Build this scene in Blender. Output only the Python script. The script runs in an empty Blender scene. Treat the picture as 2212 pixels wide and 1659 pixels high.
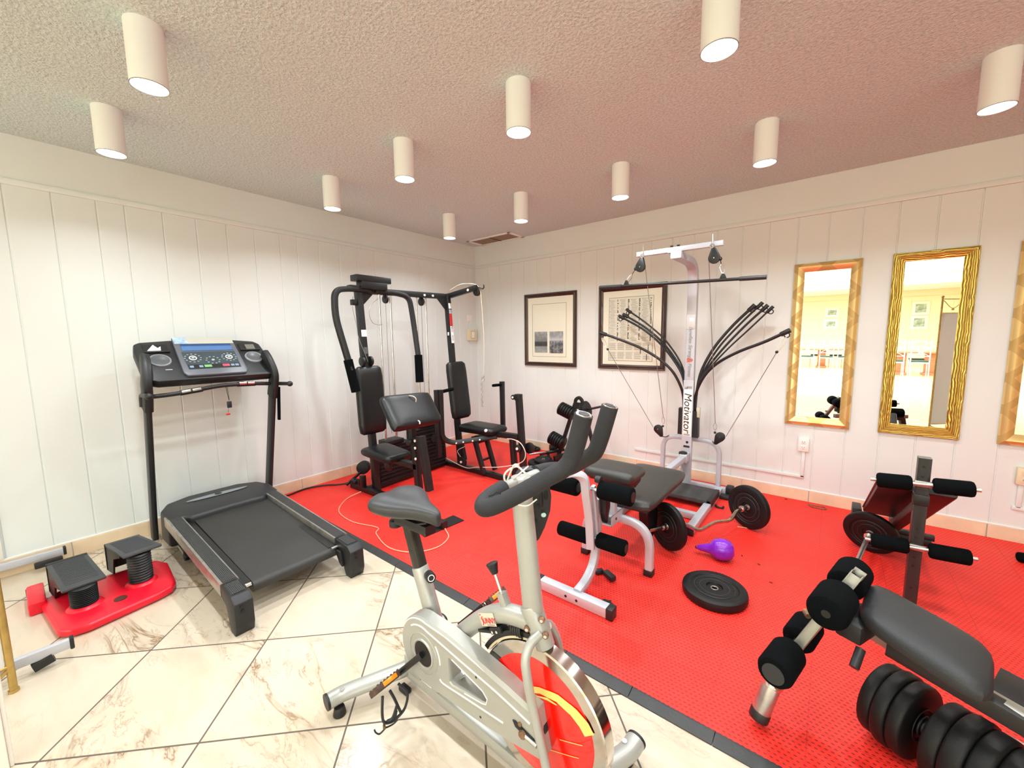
import bpy, bmesh, math, random
from mathutils import Vector, Matrix, Quaternion
random.seed(7)
V = Vector
PI = math.pi
scene = bpy.context.scene
C = scene.collection

# tuning values
EXPO = -0.10
SKY1, SKY2, WIN1, WIN2, CANP = 55, 560, 125, 110, 10.5
CEIL_A, CEIL_B = '#c4d2d0', '#ecf7f6'
WALLC = '#dde4e2'
# ---------------------------------------------------------------- camera
cam_d = bpy.data.cameras.new('camera'); cam = bpy.data.objects.new('camera', cam_d); C.objects.link(cam)
yaw, pit, rol = -0.6721, -0.1139, -0.0124
fw = V((math.sin(yaw)*math.cos(pit), math.cos(yaw)*math.cos(pit), math.sin(pit)))
r0 = V((math.cos(yaw), -math.sin(yaw), 0)); u0 = r0.cross(fw)
rt = r0*math.cos(rol) + u0*math.sin(rol); up = -r0*math.sin(rol) + u0*math.cos(rol)
cam.matrix_world = Matrix(((rt.x, up.x, -fw.x, 3.8933), (rt.y, up.y, -fw.y, -4.1137), (rt.z, up.z, -fw.z, 1.4184), (0, 0, 0, 1)))
cam_d.sensor_fit = 'HORIZONTAL'; cam_d.sensor_width = 36; cam_d.lens = 36*868.98/2212; cam_d.clip_start = 0.02; cam_d.clip_end = 200
scene.camera = cam

# ---------------------------------------------------------------- world, colour, daylight
w = bpy.data.worlds.new('world'); scene.world = w; w.use_nodes = True
bg = w.node_tree.nodes['Background']; bg.inputs[0].default_value = (0.86, 0.93, 1.0, 1); bg.inputs[1].default_value = 1.6
scene.view_settings.view_transform = 'Standard'; scene.view_settings.look = 'None'
scene.view_settings.exposure = EXPO; scene.view_settings.gamma = 1; scene.view_settings.use_curve_mapping = False
scene.cycles.max_bounces = 10; scene.cycles.diffuse_bounces = 6; scene.cycles.glossy_bounces = 5
scene.cycles.caustics_reflective = False; scene.cycles.caustics_refractive = False
scene.cycles.use_denoising = True; scene.cycles.sample_clamp_indirect = 6

def area(name, loc, rot, sx, sy, power, col=(1, 1, 1)):
    l = bpy.data.lights.new(name, 'AREA'); l.shape = 'RECTANGLE'; l.size = sx; l.size_y = sy; l.energy = power; l.color = col
    o = bpy.data.objects.new(name, l); o.location = loc; o.rotation_euler = rot; C.objects.link(o); return o
# daylight entering through the roof lights of the hall behind the camera; side window fills are added
for i, (yy, pw) in enumerate(((-7.4, SKY1), (-10.2, SKY2), (-13.4, SKY2), (-17.0, SKY2))):
    area('skylight_daylight', (3.2, yy, 3.40), (0, 0, 0), 9.0, 1.9, pw, (0.90, 0.965, 1.0))
area('added_window_fill', (8.93, -8.0, 1.5), (0, math.radians(90), 0), 2.2, 5.0, WIN1, (0.90, 0.965, 1.0))  # added fill at an invented east window, lights the left wall directly
area('added_window_fill', (-0.9, -8.42, 1.5), (math.radians(90), 0, PI), 4.6, 2.2, WIN2, (0.90, 0.965, 1.0))  # added fill at an invented alcove window, lights the right wall

# ---------------------------------------------------------------- materials
def lin(c):
    return tuple(((x/12.92) if x <= 0.04045 else ((x+0.055)/1.055)**2.4) for x in c)
def hexc(h):
    h = h.lstrip('#'); return lin(tuple(int(h[i:i+2], 16)/255 for i in (0, 2, 4)))
MATS = {}
def mat(name, col, rough=0.5, metal=0.0, bump=0.0, bscale=60.0, var=0.0, vscale=8.0, spec=0.5, coat=0.0, emit=None, estr=0.0):
    if name in MATS: return MATS[name]
    m = bpy.data.materials.new(name); m.use_nodes = True; nt = m.node_tree; b = nt.nodes['Principled BSDF']
    c = hexc(col) if isinstance(col, str) else col
    b.inputs['Base Color'].default_value = (*c, 1); b.inputs['Roughness'].default_value = rough; b.inputs['Metallic'].default_value = metal
    b.inputs['Specular IOR Level'].default_value = spec; b.inputs['Coat Weight'].default_value = coat
    tc = nt.nodes.new('ShaderNodeTexCoord')
    if var:
        n = nt.nodes.new('ShaderNodeTexNoise'); n.inputs['Scale'].default_value = vscale; n.inputs['Detail'].default_value = 5
        nt.links.new(tc.outputs['Object'], n.inputs['Vector'])
        r = nt.nodes.new('ShaderNodeValToRGB')
        r.color_ramp.elements[0].position = 0.3; r.color_ramp.elements[1].position = 0.7
        r.color_ramp.elements[0].color = (*[max(0, x*(1-var)) for x in c], 1); r.color_ramp.elements[1].color = (*[min(1, x*(1+var)) for x in c], 1)
        nt.links.new(n.outputs['Fac'], r.inputs['Fac']); nt.links.new(r.outputs['Color'], b.inputs['Base Color'])
    if bump:
        n = nt.nodes.new('ShaderNodeTexNoise'); n.inputs['Scale'].default_value = bscale; n.inputs['Detail'].default_value = 4
        nt.links.new(tc.outputs['Object'], n.inputs['Vector'])
        bp = nt.nodes.new('ShaderNodeBump'); bp.inputs['Strength'].default_value = bump; bp.inputs['Distance'].default_value = 0.004
        nt.links.new(n.outputs['Fac'], bp.inputs['Height']); nt.links.new(bp.outputs['Normal'], b.inputs['Normal'])
    if emit:
        b.inputs['Emission Color'].default_value = (*hexc(emit), 1); b.inputs['Emission Strength'].default_value = estr
    MATS[name] = m; return m

class NT:
    """small helper for writing node graphs"""
    def __init__(s, m): s.t = m.node_tree; s.b = s.t.nodes['Principled BSDF']
    def n(s, k, **kw):
        x = s.t.nodes.new(k)
        for a, v in kw.items(): setattr(x, a, v)
        return x
    def l(s, a, b): s.t.links.new(a, b)
    def math(s, op, a, b=None, c=None):
        x = s.n('ShaderNodeMath', operation=op)
        for i, v in enumerate((a, b, c)):
            if v is None: continue
            if isinstance(v, (int, float)): x.inputs[i].default_value = v
            else: s.l(v, x.inputs[i])
        return x.outputs[0]
    def mix(s, f, a, b):
        x = s.n('ShaderNodeMix', data_type='RGBA')
        s.l(f, x.inputs[0]) if not isinstance(f, (int, float)) else setattr(x.inputs[0], 'default_value', f)
        for k, v in ((6, a), (7, b)):
            if isinstance(v, tuple): x.inputs[k].default_value = (*v, 1)
            else: s.l(v, x.inputs[k])
        return x.outputs[2]
    def noise(s, vec, sc, det=4, rough=0.5, dist=0.0):
        x = s.n('ShaderNodeTexNoise'); x.inputs['Scale'].default_value = sc; x.inputs['Detail'].default_value = det
        x.inputs['Roughness'].default_value = rough; x.inputs['Distortion'].default_value = dist; s.l(vec, x.inputs['Vector']); return x.outputs['Fac']
    def ramp(s, f, pts):
        x = s.n('ShaderNodeValToRGB'); e = x.color_ramp.elements
        while len(e) < len(pts): e.new(0.5)
        for i, (p, c) in enumerate(pts):
            e[i].position = p; e[i].color = (*c, 1) if isinstance(c, tuple) else (c, c, c, 1)
        s.l(f, x.inputs[0]); return x.outputs[0]
    def bump(s, h, strength, dist):
        x = s.n('ShaderNodeBump'); x.inputs['Strength'].default_value = strength; x.inputs['Distance'].default_value = dist
        s.l(h, x.inputs['Height']); s.l(x.outputs[0], s.b.inputs['Normal'])

def tile_material():
    m = mat('marble_tile', '#efe6d8', 0.22); g = NT(m); tc = g.n('ShaderNodeTexCoord'); P = tc.outputs['Object']
    sx = g.n('ShaderNodeSeparateXYZ'); g.l(P, sx.inputs[0]); x, y = sx.outputs[0], sx.outputs[1]
    u = g.math('DIVIDE', g.math('ADD', g.math('ADD', x, y), 1.222), 0.7165)
    v = g.math('DIVIDE', g.math('ADD', g.math('SUBTRACT', x, y), -5.779), 0.7025)
    def line(t, wd):
        f = g.math('ABSOLUTE', g.math('SUBTRACT', g.math('FRACT', g.math('ADD', t, 0.5)), 0.5)); return g.math('LESS_THAN', f, wd)
    grout = g.math('MAXIMUM', line(u, 0.0066), line(v, 0.0066))
    cell = g.n('ShaderNodeCombineXYZ'); g.l(g.math('FLOOR', u), cell.inputs[0]); g.l(g.math('FLOOR', v), cell.inputs[1])
    wn = g.n('ShaderNodeTexWhiteNoise'); wn.noise_dimensions = '3D'; g.l(cell.outputs[0], wn.inputs['Vector'])
    off = g.n('ShaderNodeVectorMath', operation='MULTIPLY_ADD'); g.l(wn.outputs['Color'], off.inputs[0]); off.inputs[1].default_value = (7, 7, 7); g.l(P, off.inputs[2])
    # stretched, warped coordinates so the veins run diagonally
    mp = g.n('ShaderNodeMapping'); mp.inputs['Rotation'].default_value = (0, 0, 0.9); mp.inputs['Scale'].default_value = (0.8, 2.2, 1); g.l(off.outputs[0], mp.inputs[0])
    w1 = g.noise(mp.outputs[0], 2.2, 5, 0.6, 0.9); w2 = g.noise(mp.outputs[0], 5.0, 7, 0.62, 1.4)
    vein1 = g.ramp(g.math('ABSOLUTE', g.math('SUBTRACT', w1, 0.5)), [(0.0, 1.0), (0.012, 0.35), (0.05, 0.0)])
    vein2 = g.ramp(g.math('ABSOLUTE', g.math('SUBTRACT', w2, 0.56)), [(0.0, 0.8), (0.01, 0.25), (0.035, 0.0)])
    patch = g.ramp(g.noise(mp.outputs[0], 1.6, 3), [(0.45, 0.0), (0.62, 1.0)])
    vv = g.math('MULTIPLY', g.math('MAXIMUM', vein1, vein2), patch)
    base = g.mix(g.noise(P, 3.0, 6), hexc('#c2b39c'), hexc('#d2c8b8'))
    cloud = g.ramp(g.noise(mp.outputs[0], 3.5, 6, 0.6), [(0.5, 0.0), (0.75, 0.35)])
    c = g.mix(cloud, base, hexc('#b39a74')); c = g.mix(g.math('MULTIPLY', vv, 0.9), c, hexc('#7d5c36'))
    c = g.mix(grout, c, hexc('#5c5248'))
    g.l(c, g.b.inputs['Base Color'])
    g.l(g.math('ADD', g.math('MULTIPLY', grout, 0.5), 0.2), g.b.inputs['Roughness'])
    g.bump(g.math('SUBTRACT', 1.0, grout), 0.3, 0.002); return m

def redmat_material():
    m = mat('red_rubber', '#ef2213', 0.55); g = NT(m); tc = g.n('ShaderNodeTexCoord'); P = tc.outputs['Object']
    sx = g.n('ShaderNodeSeparateXYZ'); g.l(P, sx.inputs[0]); x, y = sx.outputs[0], sx.outputs[1]
    T = 0.3048
    u = g.math('DIVIDE', g.math('SUBTRACT', x, 2.43), T); v = g.math('DIVIDE', g.math('ADD', y, 2.664), T)
    def line(t, wd):
        f = g.math('ABSOLUTE', g.math('SUBTRACT', g.math('FRACT', g.math('ADD', t, 0.5)), 0.5)); return g.math('LESS_THAN', f, wd)
    seam = g.math('MAXIMUM', line(u, 0.005), line(v, 0.005))
    pu = g.math('MULTIPLY', u, 17); pv = g.math('MULTIPLY', v, 17)
    row = g.math('FLOOR', pv); pu2 = g.math('ADD', pu, g.math('MULTIPLY', g.math('MODULO', row, 2), 0.5))
    fu = g.math('SUBTRACT', g.math('FRACT', pu2), 0.5); fv = g.math('SUBTRACT', g.math('FRACT', pv), 0.5)
    d = g.math('ADD', g.math('MULTIPLY', g.math('MULTIPLY', fu, fu), 1.0), g.math('MULTIPLY', g.math('MULTIPLY', fv, fv), 2.6))
    hole = g.ramp(d, [(0.05, 1.0), (0.11, 0.0)])
    dirt = g.ramp(g.noise(P, 1.3, 5, 0.6), [(0.35, 0.0), (0.75, 1.0)])
    c = g.mix(dirt, hexc('#f6261a'), hexc('#f23a2e'))
    dust = g.ramp(g.noise(P, 3.0, 8, 0.7), [(0.62, 0.0), (0.85, 0.22)]); c = g.mix(dust, c, hexc('#d9837a'))
    c = g.mix(g.math('MULTIPLY', hole, 0.8), c, hexc('#7a0603')); c = g.mix(g.math('MULTIPLY', seam, 0.6), c, hexc('#b01410'))
    g.l(c, g.b.inputs['Base Color']); g.bump(g.math('SUBTRACT', g.math('SUBTRACT', 1.0, hole), seam), 0.5, 0.003); return m

def ceiling_material():
    m = mat('popcorn_plaster', '#c9c2ba', 0.9, spec=0.2); g = NT(m); tc = g.n('ShaderNodeTexCoord'); P = tc.outputs['Object']
    n1 = g.noise(P, 75, 3, 0.55); n2 = g.noise(P, 170, 2, 0.5); h = g.math('ADD', n1, g.math('MULTIPLY', n2, 0.35))
    g.l(g.mix(g.ramp(h, [(0.45, 0.0), (0.95, 1.0)]), hexc(CEIL_A), hexc(CEIL_B)), g.b.inputs['Base Color'])
    g.bump(g.ramp(h, [(0.35, 0.0), (0.95, 1.0)]), 0.9, 0.010); return m

def wood_material(name, c1, c2, sc=3.0, rough=0.4, stretch=(1, 8, 8)):
    m = mat(name, c1, rough); g = NT(m); tc = g.n('ShaderNodeTexCoord'); mp = g.n('ShaderNodeMapping'); mp.inputs['Scale'].default_value = stretch
    g.l(tc.outputs['Object'], mp.inputs[0]); f = g.noise(mp.outputs[0], sc, 6, 0.6, 0.6)
    g.l(g.mix(g.ramp(f, [(0.35, 0.0), (0.7, 1.0)]), hexc(c1), hexc(c2)), g.b.inputs['Base Color']); return m

M_TILE = tile_material(); M_RED = redmat_material(); M_CEIL = ceiling_material()
M_WALL = mat('white_wall_paint', WALLC, 0.42, bump=0.05, bscale=30, var=0.015, vscale=2.5)
M_TRIM = mat('white_trim_paint', '#efece4', 0.4)
M_BASE = mat('marble_skirting', '#e2cdae', 0.3, var=0.10, vscale=6)
M_BLK = mat('black_powder_coat', '#101314', 0.45, bump=0.05, bscale=200)
M_BLK2 = mat('black_plastic', '#17191a', 0.48, bump=0.08, bscale=250)
M_DGREY = mat('charcoal_plastic', '#242628', 0.5, bump=0.06, bscale=250)
M_VINYL = mat('black_vinyl', '#0c0f11', 0.38, bump=0.25, bscale=120, spec=0.45)
M_VINYLG = mat('grey_black_vinyl', '#2b2b28', 0.42, bump=0.2, bscale=120, spec=0.5)
M_FOAM = mat('black_foam', '#0a0d0e', 0.95, bump=0.35, bscale=400, spec=0.06)
M_GFOAM = mat('grey_foam', '#2d2e31', 0.75, spec=0.3, bump=0.3, bscale=300, var=0.1, vscale=12)
M_SIL = mat('silver_powder_coat', '#b9bcc4', 0.38, metal=0.15)
M_CHR = mat('chrome', '#e4e4e4', 0.18, metal=1.0)
M_STEEL = mat('worn_steel', '#b5b2ae', 0.35, metal=0.9, var=0.2, vscale=20)
M_RUST = mat('rusty_steel', '#8a6a52', 0.55, metal=0.6, var=0.35, vscale=40)
M_CABLE = mat('steel_cable', '#8f8f8c', 0.4, metal=0.5)
M_CABLEB = mat('pale_coated_cable', '#d2c8b8', 0.5)
M_PLATE = mat('black_weight_plate', '#0f1010', 0.5, spec=0.3, bump=0.12, bscale=150)
M_WHITE = mat('white_plastic', '#f0eee8', 0.4)
M_CREAM = mat('aged_cream_plastic', '#e0d5b4', 0.45)
M_STICK = mat('white_sticker', '#f2f0ec', 0.5)
M_BIKE = mat('champagne_silver_paint', '#a6a8a2', 0.33, metal=0.3, var=0.03, vscale=10)
M_GOLD = mat('gold_leaf', '#d8b868', 0.35, metal=0.85, var=0.12, vscale=10)
M_GOLD2 = mat('satin_gold', '#ddb468', 0.38, metal=0.7, var=0.08, vscale=6)
M_MIRROR = mat('mirror_glass', (0.93, 0.94, 0.93), 0.0, metal=1.0)

# ---------------------------------------------------------------- mesh helpers
class MB:
    def __init__(s): s.bm = bmesh.new()
    def merge(s, other):
        me = bpy.data.meshes.new('t'); other.to_mesh(me); other.free(); s.bm.from_mesh(me); bpy.data.meshes.remove(me)
    def box(s, c, d, rot=None, bev=0.0, seg=2):
        b = bmesh.new(); bmesh.ops.create_cube(b, size=1.0)
        bmesh.ops.scale(b, vec=V(d), verts=b.verts)
        if bev: bmesh.ops.bevel(b, geom=list(b.edges), offset=min(bev, min(d)*0.49), segments=seg, profile=0.5, affect='EDGES')
        M = Matrix.Translation(V(c)) @ (rot.to_4x4() if rot is not None else Matrix.Identity(4))
        bmesh.ops.transform(b, matrix=M, verts=b.verts); s.merge(b); return s
    def bx(s, x0, x1, y0, y1, z0, z1, bev=0.0, seg=2):
        return s.box(((x0+x1)/2, (y0+y1)/2, (z0+z1)/2), (abs(x1-x0), abs(y1-y0), abs(z1-z0)), None, bev, seg)
    def tube(s, path, r, seg=12, caps=True):
        return s.sweep(path, [(r*math.cos(2*PI*i/seg), r*math.sin(2*PI*i/seg)) for i in range(seg)], None, caps)
    def rtube(s, path, w, h, side=None, bev=0.004, caps=True):
        "rectangular tube: w along the side vector, h across it"
        w /= 2; h /= 2; b = min(bev, w*0.9, h*0.9)
        sec = []
        for (cx, cy, a0) in ((w-b, h-b, 0), (-w+b, h-b, 90), (-w+b, -h+b, 180), (w-b, -h+b, 270)):
            for k in (0, 45, 90):
                a = math.radians(a0+k); sec.append((cx+b*math.cos(a), cy+b*math.sin(a)))
        return s.sweep(path, sec, side, caps)
    def sweep(s, path, sec, side=None, caps=True):
        path = [V(p) for p in path]; n = len(path); bm = s.bm; rings = []
        prev = None
        for i, p in enumerate(path):
            if i == 0: t = (path[1]-path[0]).normalized()
            elif i == n-1: t = (path[-1]-path[-2]).normalized()
            else:
                a = (path[i]-path[i-1]).normalized(); b_ = (path[i+1]-path[i]).normalized(); t = (a+b_).normalized()
            if side is not None:
                u = V(side) - t*V(side).dot(t); u.normalize()
            else:
                if prev is None:
                    u = V((0, 0, 1)) if abs(t.z) < 0.9 else V((1, 0, 0))
                    u = (u - t*u.dot(t)).normalized()
                else:
                    u = (prev - t*prev.dot(t)).normalized()
            prev = u; v = t.cross(u)
            rings.append([bm.verts.new(p + u*a + v*b) for a, b in sec])
        m = len(sec)
        for i in range(n-1):
            for k in range(m):
                bm.faces.new((rings[i][k], rings[i][(k+1) % m], rings[i+1][(k+1) % m], rings[i+1][k]))
        if caps:
            bm.faces.new(list(reversed(rings[0]))); bm.faces.new(rings[-1])
        return s
    def cyl(s, p0, p1, r, r2=None, seg=20, bev=0.0):
        p0, p1 = V(p0), V(p1); L = (p1-p0).length; r2 = r if r2 is None else r2
        if bev: prof = [(0, 0), (r-bev, 0), (r-bev*0.3, bev*0.3), (r, bev), (r2, L-bev), (r2-bev*0.3, L-bev*0.3), (r2-bev, L), (0, L)]
        else: prof = [(0, 0), (r, 0), (r2, L), (0, L)]
        return s.lathe(prof, p0, p1-p0, seg)
    def lathe(s, prof, origin, axis, seg=24, closed=False):
        axis = V(axis).normalized(); origin = V(origin)
        u = V((0, 0, 1)) if abs(axis.z) < 0.9 else V((1, 0, 0)); u = (u-axis*u.dot(axis)).normalized(); v = axis.cross(u); bm = s.bm; rings = []
        for r, h in prof:
            if r < 1e-6: rings.append([bm.verts.new(origin+axis*h)])
            else: rings.append([bm.verts.new(origin+axis*h+(u*math.cos(2*PI*k/seg)+v*math.sin(2*PI*k/seg))*r) for k in range(seg)])
        idx = list(range(len(rings)-1)) + ([len(rings)-1] if closed else [])
        for i in idx:
            a, b = rings[i], rings[(i+1) % len(rings)]
            for k in range(seg):
                k2 = (k+1) % seg
                if len(a) == 1 and len(b) > 1: bm.faces.new((a[0], b[k2], b[k]))
                elif len(b) == 1 and len(a) > 1: bm.faces.new((a[k], a[k2], b[0]))
                elif len(a) > 1: bm.faces.new((a[k], a[k2], b[k2], b[k]))
        return s
    def torus(s, c, axis, R, r, seg=28, sm=8):
        return s.lathe([(R+r*math.cos(2*PI*k/sm), r*math.sin(2*PI*k/sm)) for k in range(sm)], c, axis, seg, closed=True)
    def ball(s, c, r, sx=1, sy=1, sz=1, seg=16):
        b = bmesh.new(); bmesh.ops.create_uvsphere(b, u_segments=seg, v_segments=seg//2+2, radius=r)
        bmesh.ops.scale(b, vec=V((sx, sy, sz)), verts=b.verts); bmesh.ops.translate(b, vec=V(c), verts=b.verts); s.merge(b); return s
    def prism(s, poly, o, U, W, t0, t1, bev=0.0, seg=2):
        "poly in (U,W) plane coordinates from origin o, thickness from t0 to t1 along U x W"
        U = V(U).normalized(); W = V(W).normalized(); N = U.cross(W); o = V(o); b = bmesh.new()
        lo = [b.verts.new(o+U*a+W*c+N*t0) for a, c in poly]; hi = [b.verts.new(o+U*a+W*c+N*t1) for a, c in poly]; n = len(poly)
        b.faces.new(list(reversed(lo))); b.faces.new(hi)
        for i in range(n): b.faces.new((lo[i], lo[(i+1) % n], hi[(i+1) % n], hi[i]))
        bmesh.ops.recalc_face_normals(b, faces=b.faces)
        if bev: bmesh.ops.bevel(b, geom=list(b.edges), offset=bev, segments=seg, profile=0.5, affect='EDGES')
        s.merge(b); return s
    def quad(s, a, b, c, d):
        s.bm.faces.new([s.bm.verts.new(V(p)) for p in (a, b, c, d)]); return s
    def pad(s, corners, thick, bulge=0.012, n=8, rad=0.3):
        "upholstered pad: 4 top corners (counter clockwise seen from outside), thickness downwards"
        c = [V(p) for p in corners]; N = (c[1]-c[0]).cross(c[3]-c[0]).normalized(); bm = s.bm
        def top(u, v): return c[0]*(1-u)*(1-v)+c[1]*u*(1-v)+c[2]*u*v+c[3]*(1-u)*v
        # superellipse rings from centre to edge, then over the edge
        K = 40; ctr = (c[0]+c[1]+c[2]+c[3])/4; rings = []
        def sq(a, e):
            x, y = math.cos(a), math.sin(a); m = (abs(x)**e+abs(y)**e)**(-1/e); return x*m, y*m
        e = 2+6*(1-rad)
        for (sc, off) in ((0.0, bulge), (0.45, bulge), (0.75, bulge*0.8), (0.9, bulge*0.3), (0.97, -thick*0.12), (1.0, -thick*0.4), (1.0, -thick*0.75), (0.965, -thick), (0.0, -thick)):
            if sc == 0.0: rings.append([bm.verts.new(ctr+N*off)]); continue
            ring = []
            for k in range(K):
                x, y = sq(2*PI*k/K, e); ring.append(bm.verts.new(top(0.5+0.5*x*sc, 0.5+0.5*y*sc)+N*off))
            rings.append(ring)
        for a, b in zip(rings, rings[1:]):
            for k in range(K):
                k2 = (k+1) % K
                if len(a) == 1: bm.faces.new((a[0], b[k], b[k2]))
                elif len(b) == 1: bm.faces.new((a[k2], a[k], b[0]))
                else: bm.faces.new((a[k2], a[k], b[k], b[k2]))
        return s

def fillet(path, r, n=6):
    path = [V(p) for p in path]; out = [path[0]]
    for i in range(1, len(path)-1):
        a, b, c = path[i-1], path[i], path[i+1]; d1 = (a-b); d2 = (c-b); L = min(r, d1.length*0.49, d2.length*0.49)
        p, q = b+d1.normalized()*L, b+d2.normalized()*L
        for k in range(n+1):
            t = k/n; out.append(p*(1-t)**2+b*2*t*(1-t)+q*t*t)
    out.append(path[-1]); return out
def smooth_path(pts, n=8):
    "Catmull-Rom through the points"
    P_ = [V(p) for p in pts]; P_ = [P_[0]*2-P_[1]] + P_ + [P_[-1]*2-P_[-2]]; out = []
    for i in range(1, len(P_)-2):
        a, b, c, d = P_[i-1:i+3]
        for k in range(n):
            t = k/n; out.append(0.5*((2*b)+(c-a)*t+(2*a-5*b+4*c-d)*t*t+(3*b-a-3*c+d)*t**3))
    out.append(P_[-2]); return out

def link(name, me, m, parent=None, sharp=35):
    o = bpy.data.objects.new(name, me); me.materials.append(m); C.objects.link(o)
    if parent is not None: o.parent = parent
    return o
def build(name, mb, m, parent=None, flat=False, keepn=False):
    "links the collected geometry (world coordinates) as ONE mesh object; children are stored relative to the top object"
    bm = mb.bm
    if not keepn: bmesh.ops.recalc_face_normals(bm, faces=bm.faces)
    off = V((0, 0, 0)); p = parent
    while p is not None: off += p.location; p = p.parent
    own = V((0, 0, 0))
    if parent is None:
        xs = [v.co for v in bm.verts]
        own = V(((min(v.x for v in xs)+max(v.x for v in xs))/2, (min(v.y for v in xs)+max(v.y for v in xs))/2, min(v.z for v in xs)))
    bmesh.ops.translate(bm, vec=-(off+own), verts=bm.verts)
    me = bpy.data.meshes.new(name); bm.to_mesh(me); bm.free()
    if not flat:
        for p_ in me.polygons: p_.use_smooth = True
        me.set_sharp_from_angle(angle=math.radians(38))
    o = link(name, me, m, parent); o.location = own
    return o
def thing(name, label, cat, loc, group=None):
    o = bpy.data.objects.new(name, None); C.objects.link(o); o.location = loc; o.empty_display_size = 0.1
    return tag(o, label, cat, group)
def tag(o, label, cat, group=None, kind=None):
    o['label'] = label; o['category'] = cat
    if group: o['group'] = group
    if kind: o['kind'] = kind
    return o
def struct(name, mb, m, flat=False, keepn=False):
    o = build(name, mb, m, None, flat, keepn); o['kind'] = 'structure'; return o
def dup(root, loc, label=None, group=None, rotz=None):
    r = root.copy(); C.objects.link(r); r.location = loc
    if rotz is not None: r.rotation_euler = (0, 0, rotz)
    if label: r['label'] = label
    if group: r['group'] = group
    for ch in list(root.children):
        c = ch.copy(); C.objects.link(c); c.parent = r
        for g in list(ch.children):
            d = g.copy(); C.objects.link(d); d.parent = c
    return r
def text(name, body, size, o, U, W, m, parent, ext=0.0006, squeeze=1.0, align='CENTER', shear=0.0):
    "lettering as thin mesh: reads along U, letters stand up along W"
    cu = bpy.data.curves.new(name, 'FONT'); cu.body = body; cu.size = size; cu.extrude = ext; cu.align_x = align; cu.align_y = 'CENTER'; cu.shear = shear
    ob = bpy.data.objects.new('tmp', cu); C.objects.link(ob)
    dg = bpy.context.evaluated_depsgraph_get(); me = bpy.data.meshes.new_from_object(ob.evaluated_get(dg))
    bpy.data.objects.remove(ob)
    U = V(U).normalized(); W = V(W).normalized(); N = U.cross(W); U = U*squeeze
    off = V((0, 0, 0)); p = parent
    while p is not None: off += p.location; p = p.parent
    o = V(o)-off
    me.transform(Matrix(((U.x, W.x, N.x, o.x), (U.y, W.y, N.y, o.y), (U.z, W.z, N.z, o.z), (0, 0, 0, 1))))
    me.materials.clear(); return link(name, me, m, parent)
def lerp(a, b, t): return V(a)*(1-t)+V(b)*t
# ---------------------------------------------------------------- room shell
H = 2.6505; ZR = 2.3586; ZB = 0.1106
def grooved(axis, positions, a0, a1, z0, z1, name):
    "panelled wall with V grooves; axis 'y' = left wall (plane x=0), axis 'x' = right wall (plane y=0)"
    pts = [(a0, 0.0)]; gw, gd = 0.0055, 0.005
    for p in sorted(positions):
        if a0+0.02 < p < a1-0.02: pts += [(p-gw, 0.0), (p-gw*0.35, gd), (p+gw*0.35, gd), (p+gw, 0.0)]
    pts += [(a1, 0.0)]
    mb = MB(); bm = mb.bm; lo, hi = [], []
    for a, d in pts + [(a1, 0.12), (a0, 0.12)]:
        c = (-d, a) if axis == 'y' else (a, d)
        lo.append(bm.verts.new((*c, z0))); hi.append(bm.verts.new((*c, z1)))
    n = len(lo)
    for i in range(n): bm.faces.new((lo[i], lo[(i+1) % n], hi[(i+1) % n], hi[i]))
    bm.faces.new(lo); bm.faces.new(hi)
    return struct(name, mb, M_WALL, flat=True)
LG = [-4.029, -3.837, -3.639, -3.5, -3.298, -3.1, -2.901, -2.701, -2.5, -2.354, -2.155, -1.948, -1.759, -1.555, -1.36, -1.156, -0.951, -0.738, -0.542, -0.325, -0.128]
LG += [-4.23-0.2*i for i in range(5)]
RG = [0.034+0.1991*i for i in range(60)]
grooved('y', LG, -5.2, 0.0, -0.02, H, 'wall_left')
grooved('x', RG, -0.0, 12.0, -0.02, H, 'wall_right')
struct('floor', MB().bx(-0.12, 12, -5.6, 0.12, -0.08, 0), M_TILE)
struct('ceiling', MB().bx(-0.12, 12, -5.3, 0.12, H, H+0.08), M_CEIL)
# frieze boards with a small moulding under the ceiling
struct('trim_frieze_left', MB().bx(0, 0.006, -5.2, 0, ZR, H).bx(0, 0.016, -5.2, 0, ZR, ZR+0.036, 0.004), M_WALL)
struct('trim_frieze_right', MB().bx(0, 12, -0.006, 0, ZR, H).bx(0, 12, -0.016, 0, ZR, ZR+0.040, 0.004), M_WALL)
mb = MB(); y = -1.968+0.497*4
while y > -5.2:
    mb.bx(0, 0.009, max(y-0.497+0.003, -5.2), min(y-0.003, -0.001), 0, ZB-0.008, 0.0015, 1); y -= 0.497
struct('baseboard_left', mb, M_BASE)
mb = MB(); x = 3.811-0.497*8
while x < 12:
    if x+0.497 > 0.02: mb.bx(max(x+0.003, 0.01), min(x+0.494, 12), -0.009, 0, 0, ZB-0.008, 0.0015, 1)
    x += 0.497
struct('baseboard_right', mb, M_BASE)
struct('trim_caulk_left', MB().bx(0, 0.008, -5.2, 0, ZB-0.008, ZB+0.004, 0.003), M_TRIM)
struct('trim_caulk_right', MB().bx(0, 12, -0.008, 0, ZB-0.008, ZB+0.004, 0.003), M_TRIM)
struct('trim_left_corner', MB().bx(0, 0.012, -4.27, -4.235, ZB, ZR, 0.003), M_TRIM)
# door jamb at the very left edge
struct('trim_jamb', MB().bx(1.76, 1.822, -4.36, -4.236, 0, H, 0.004).bx(1.775, 1.808, -4.236, -4.226, 0, H, 0.003), M_TRIM)

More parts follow.
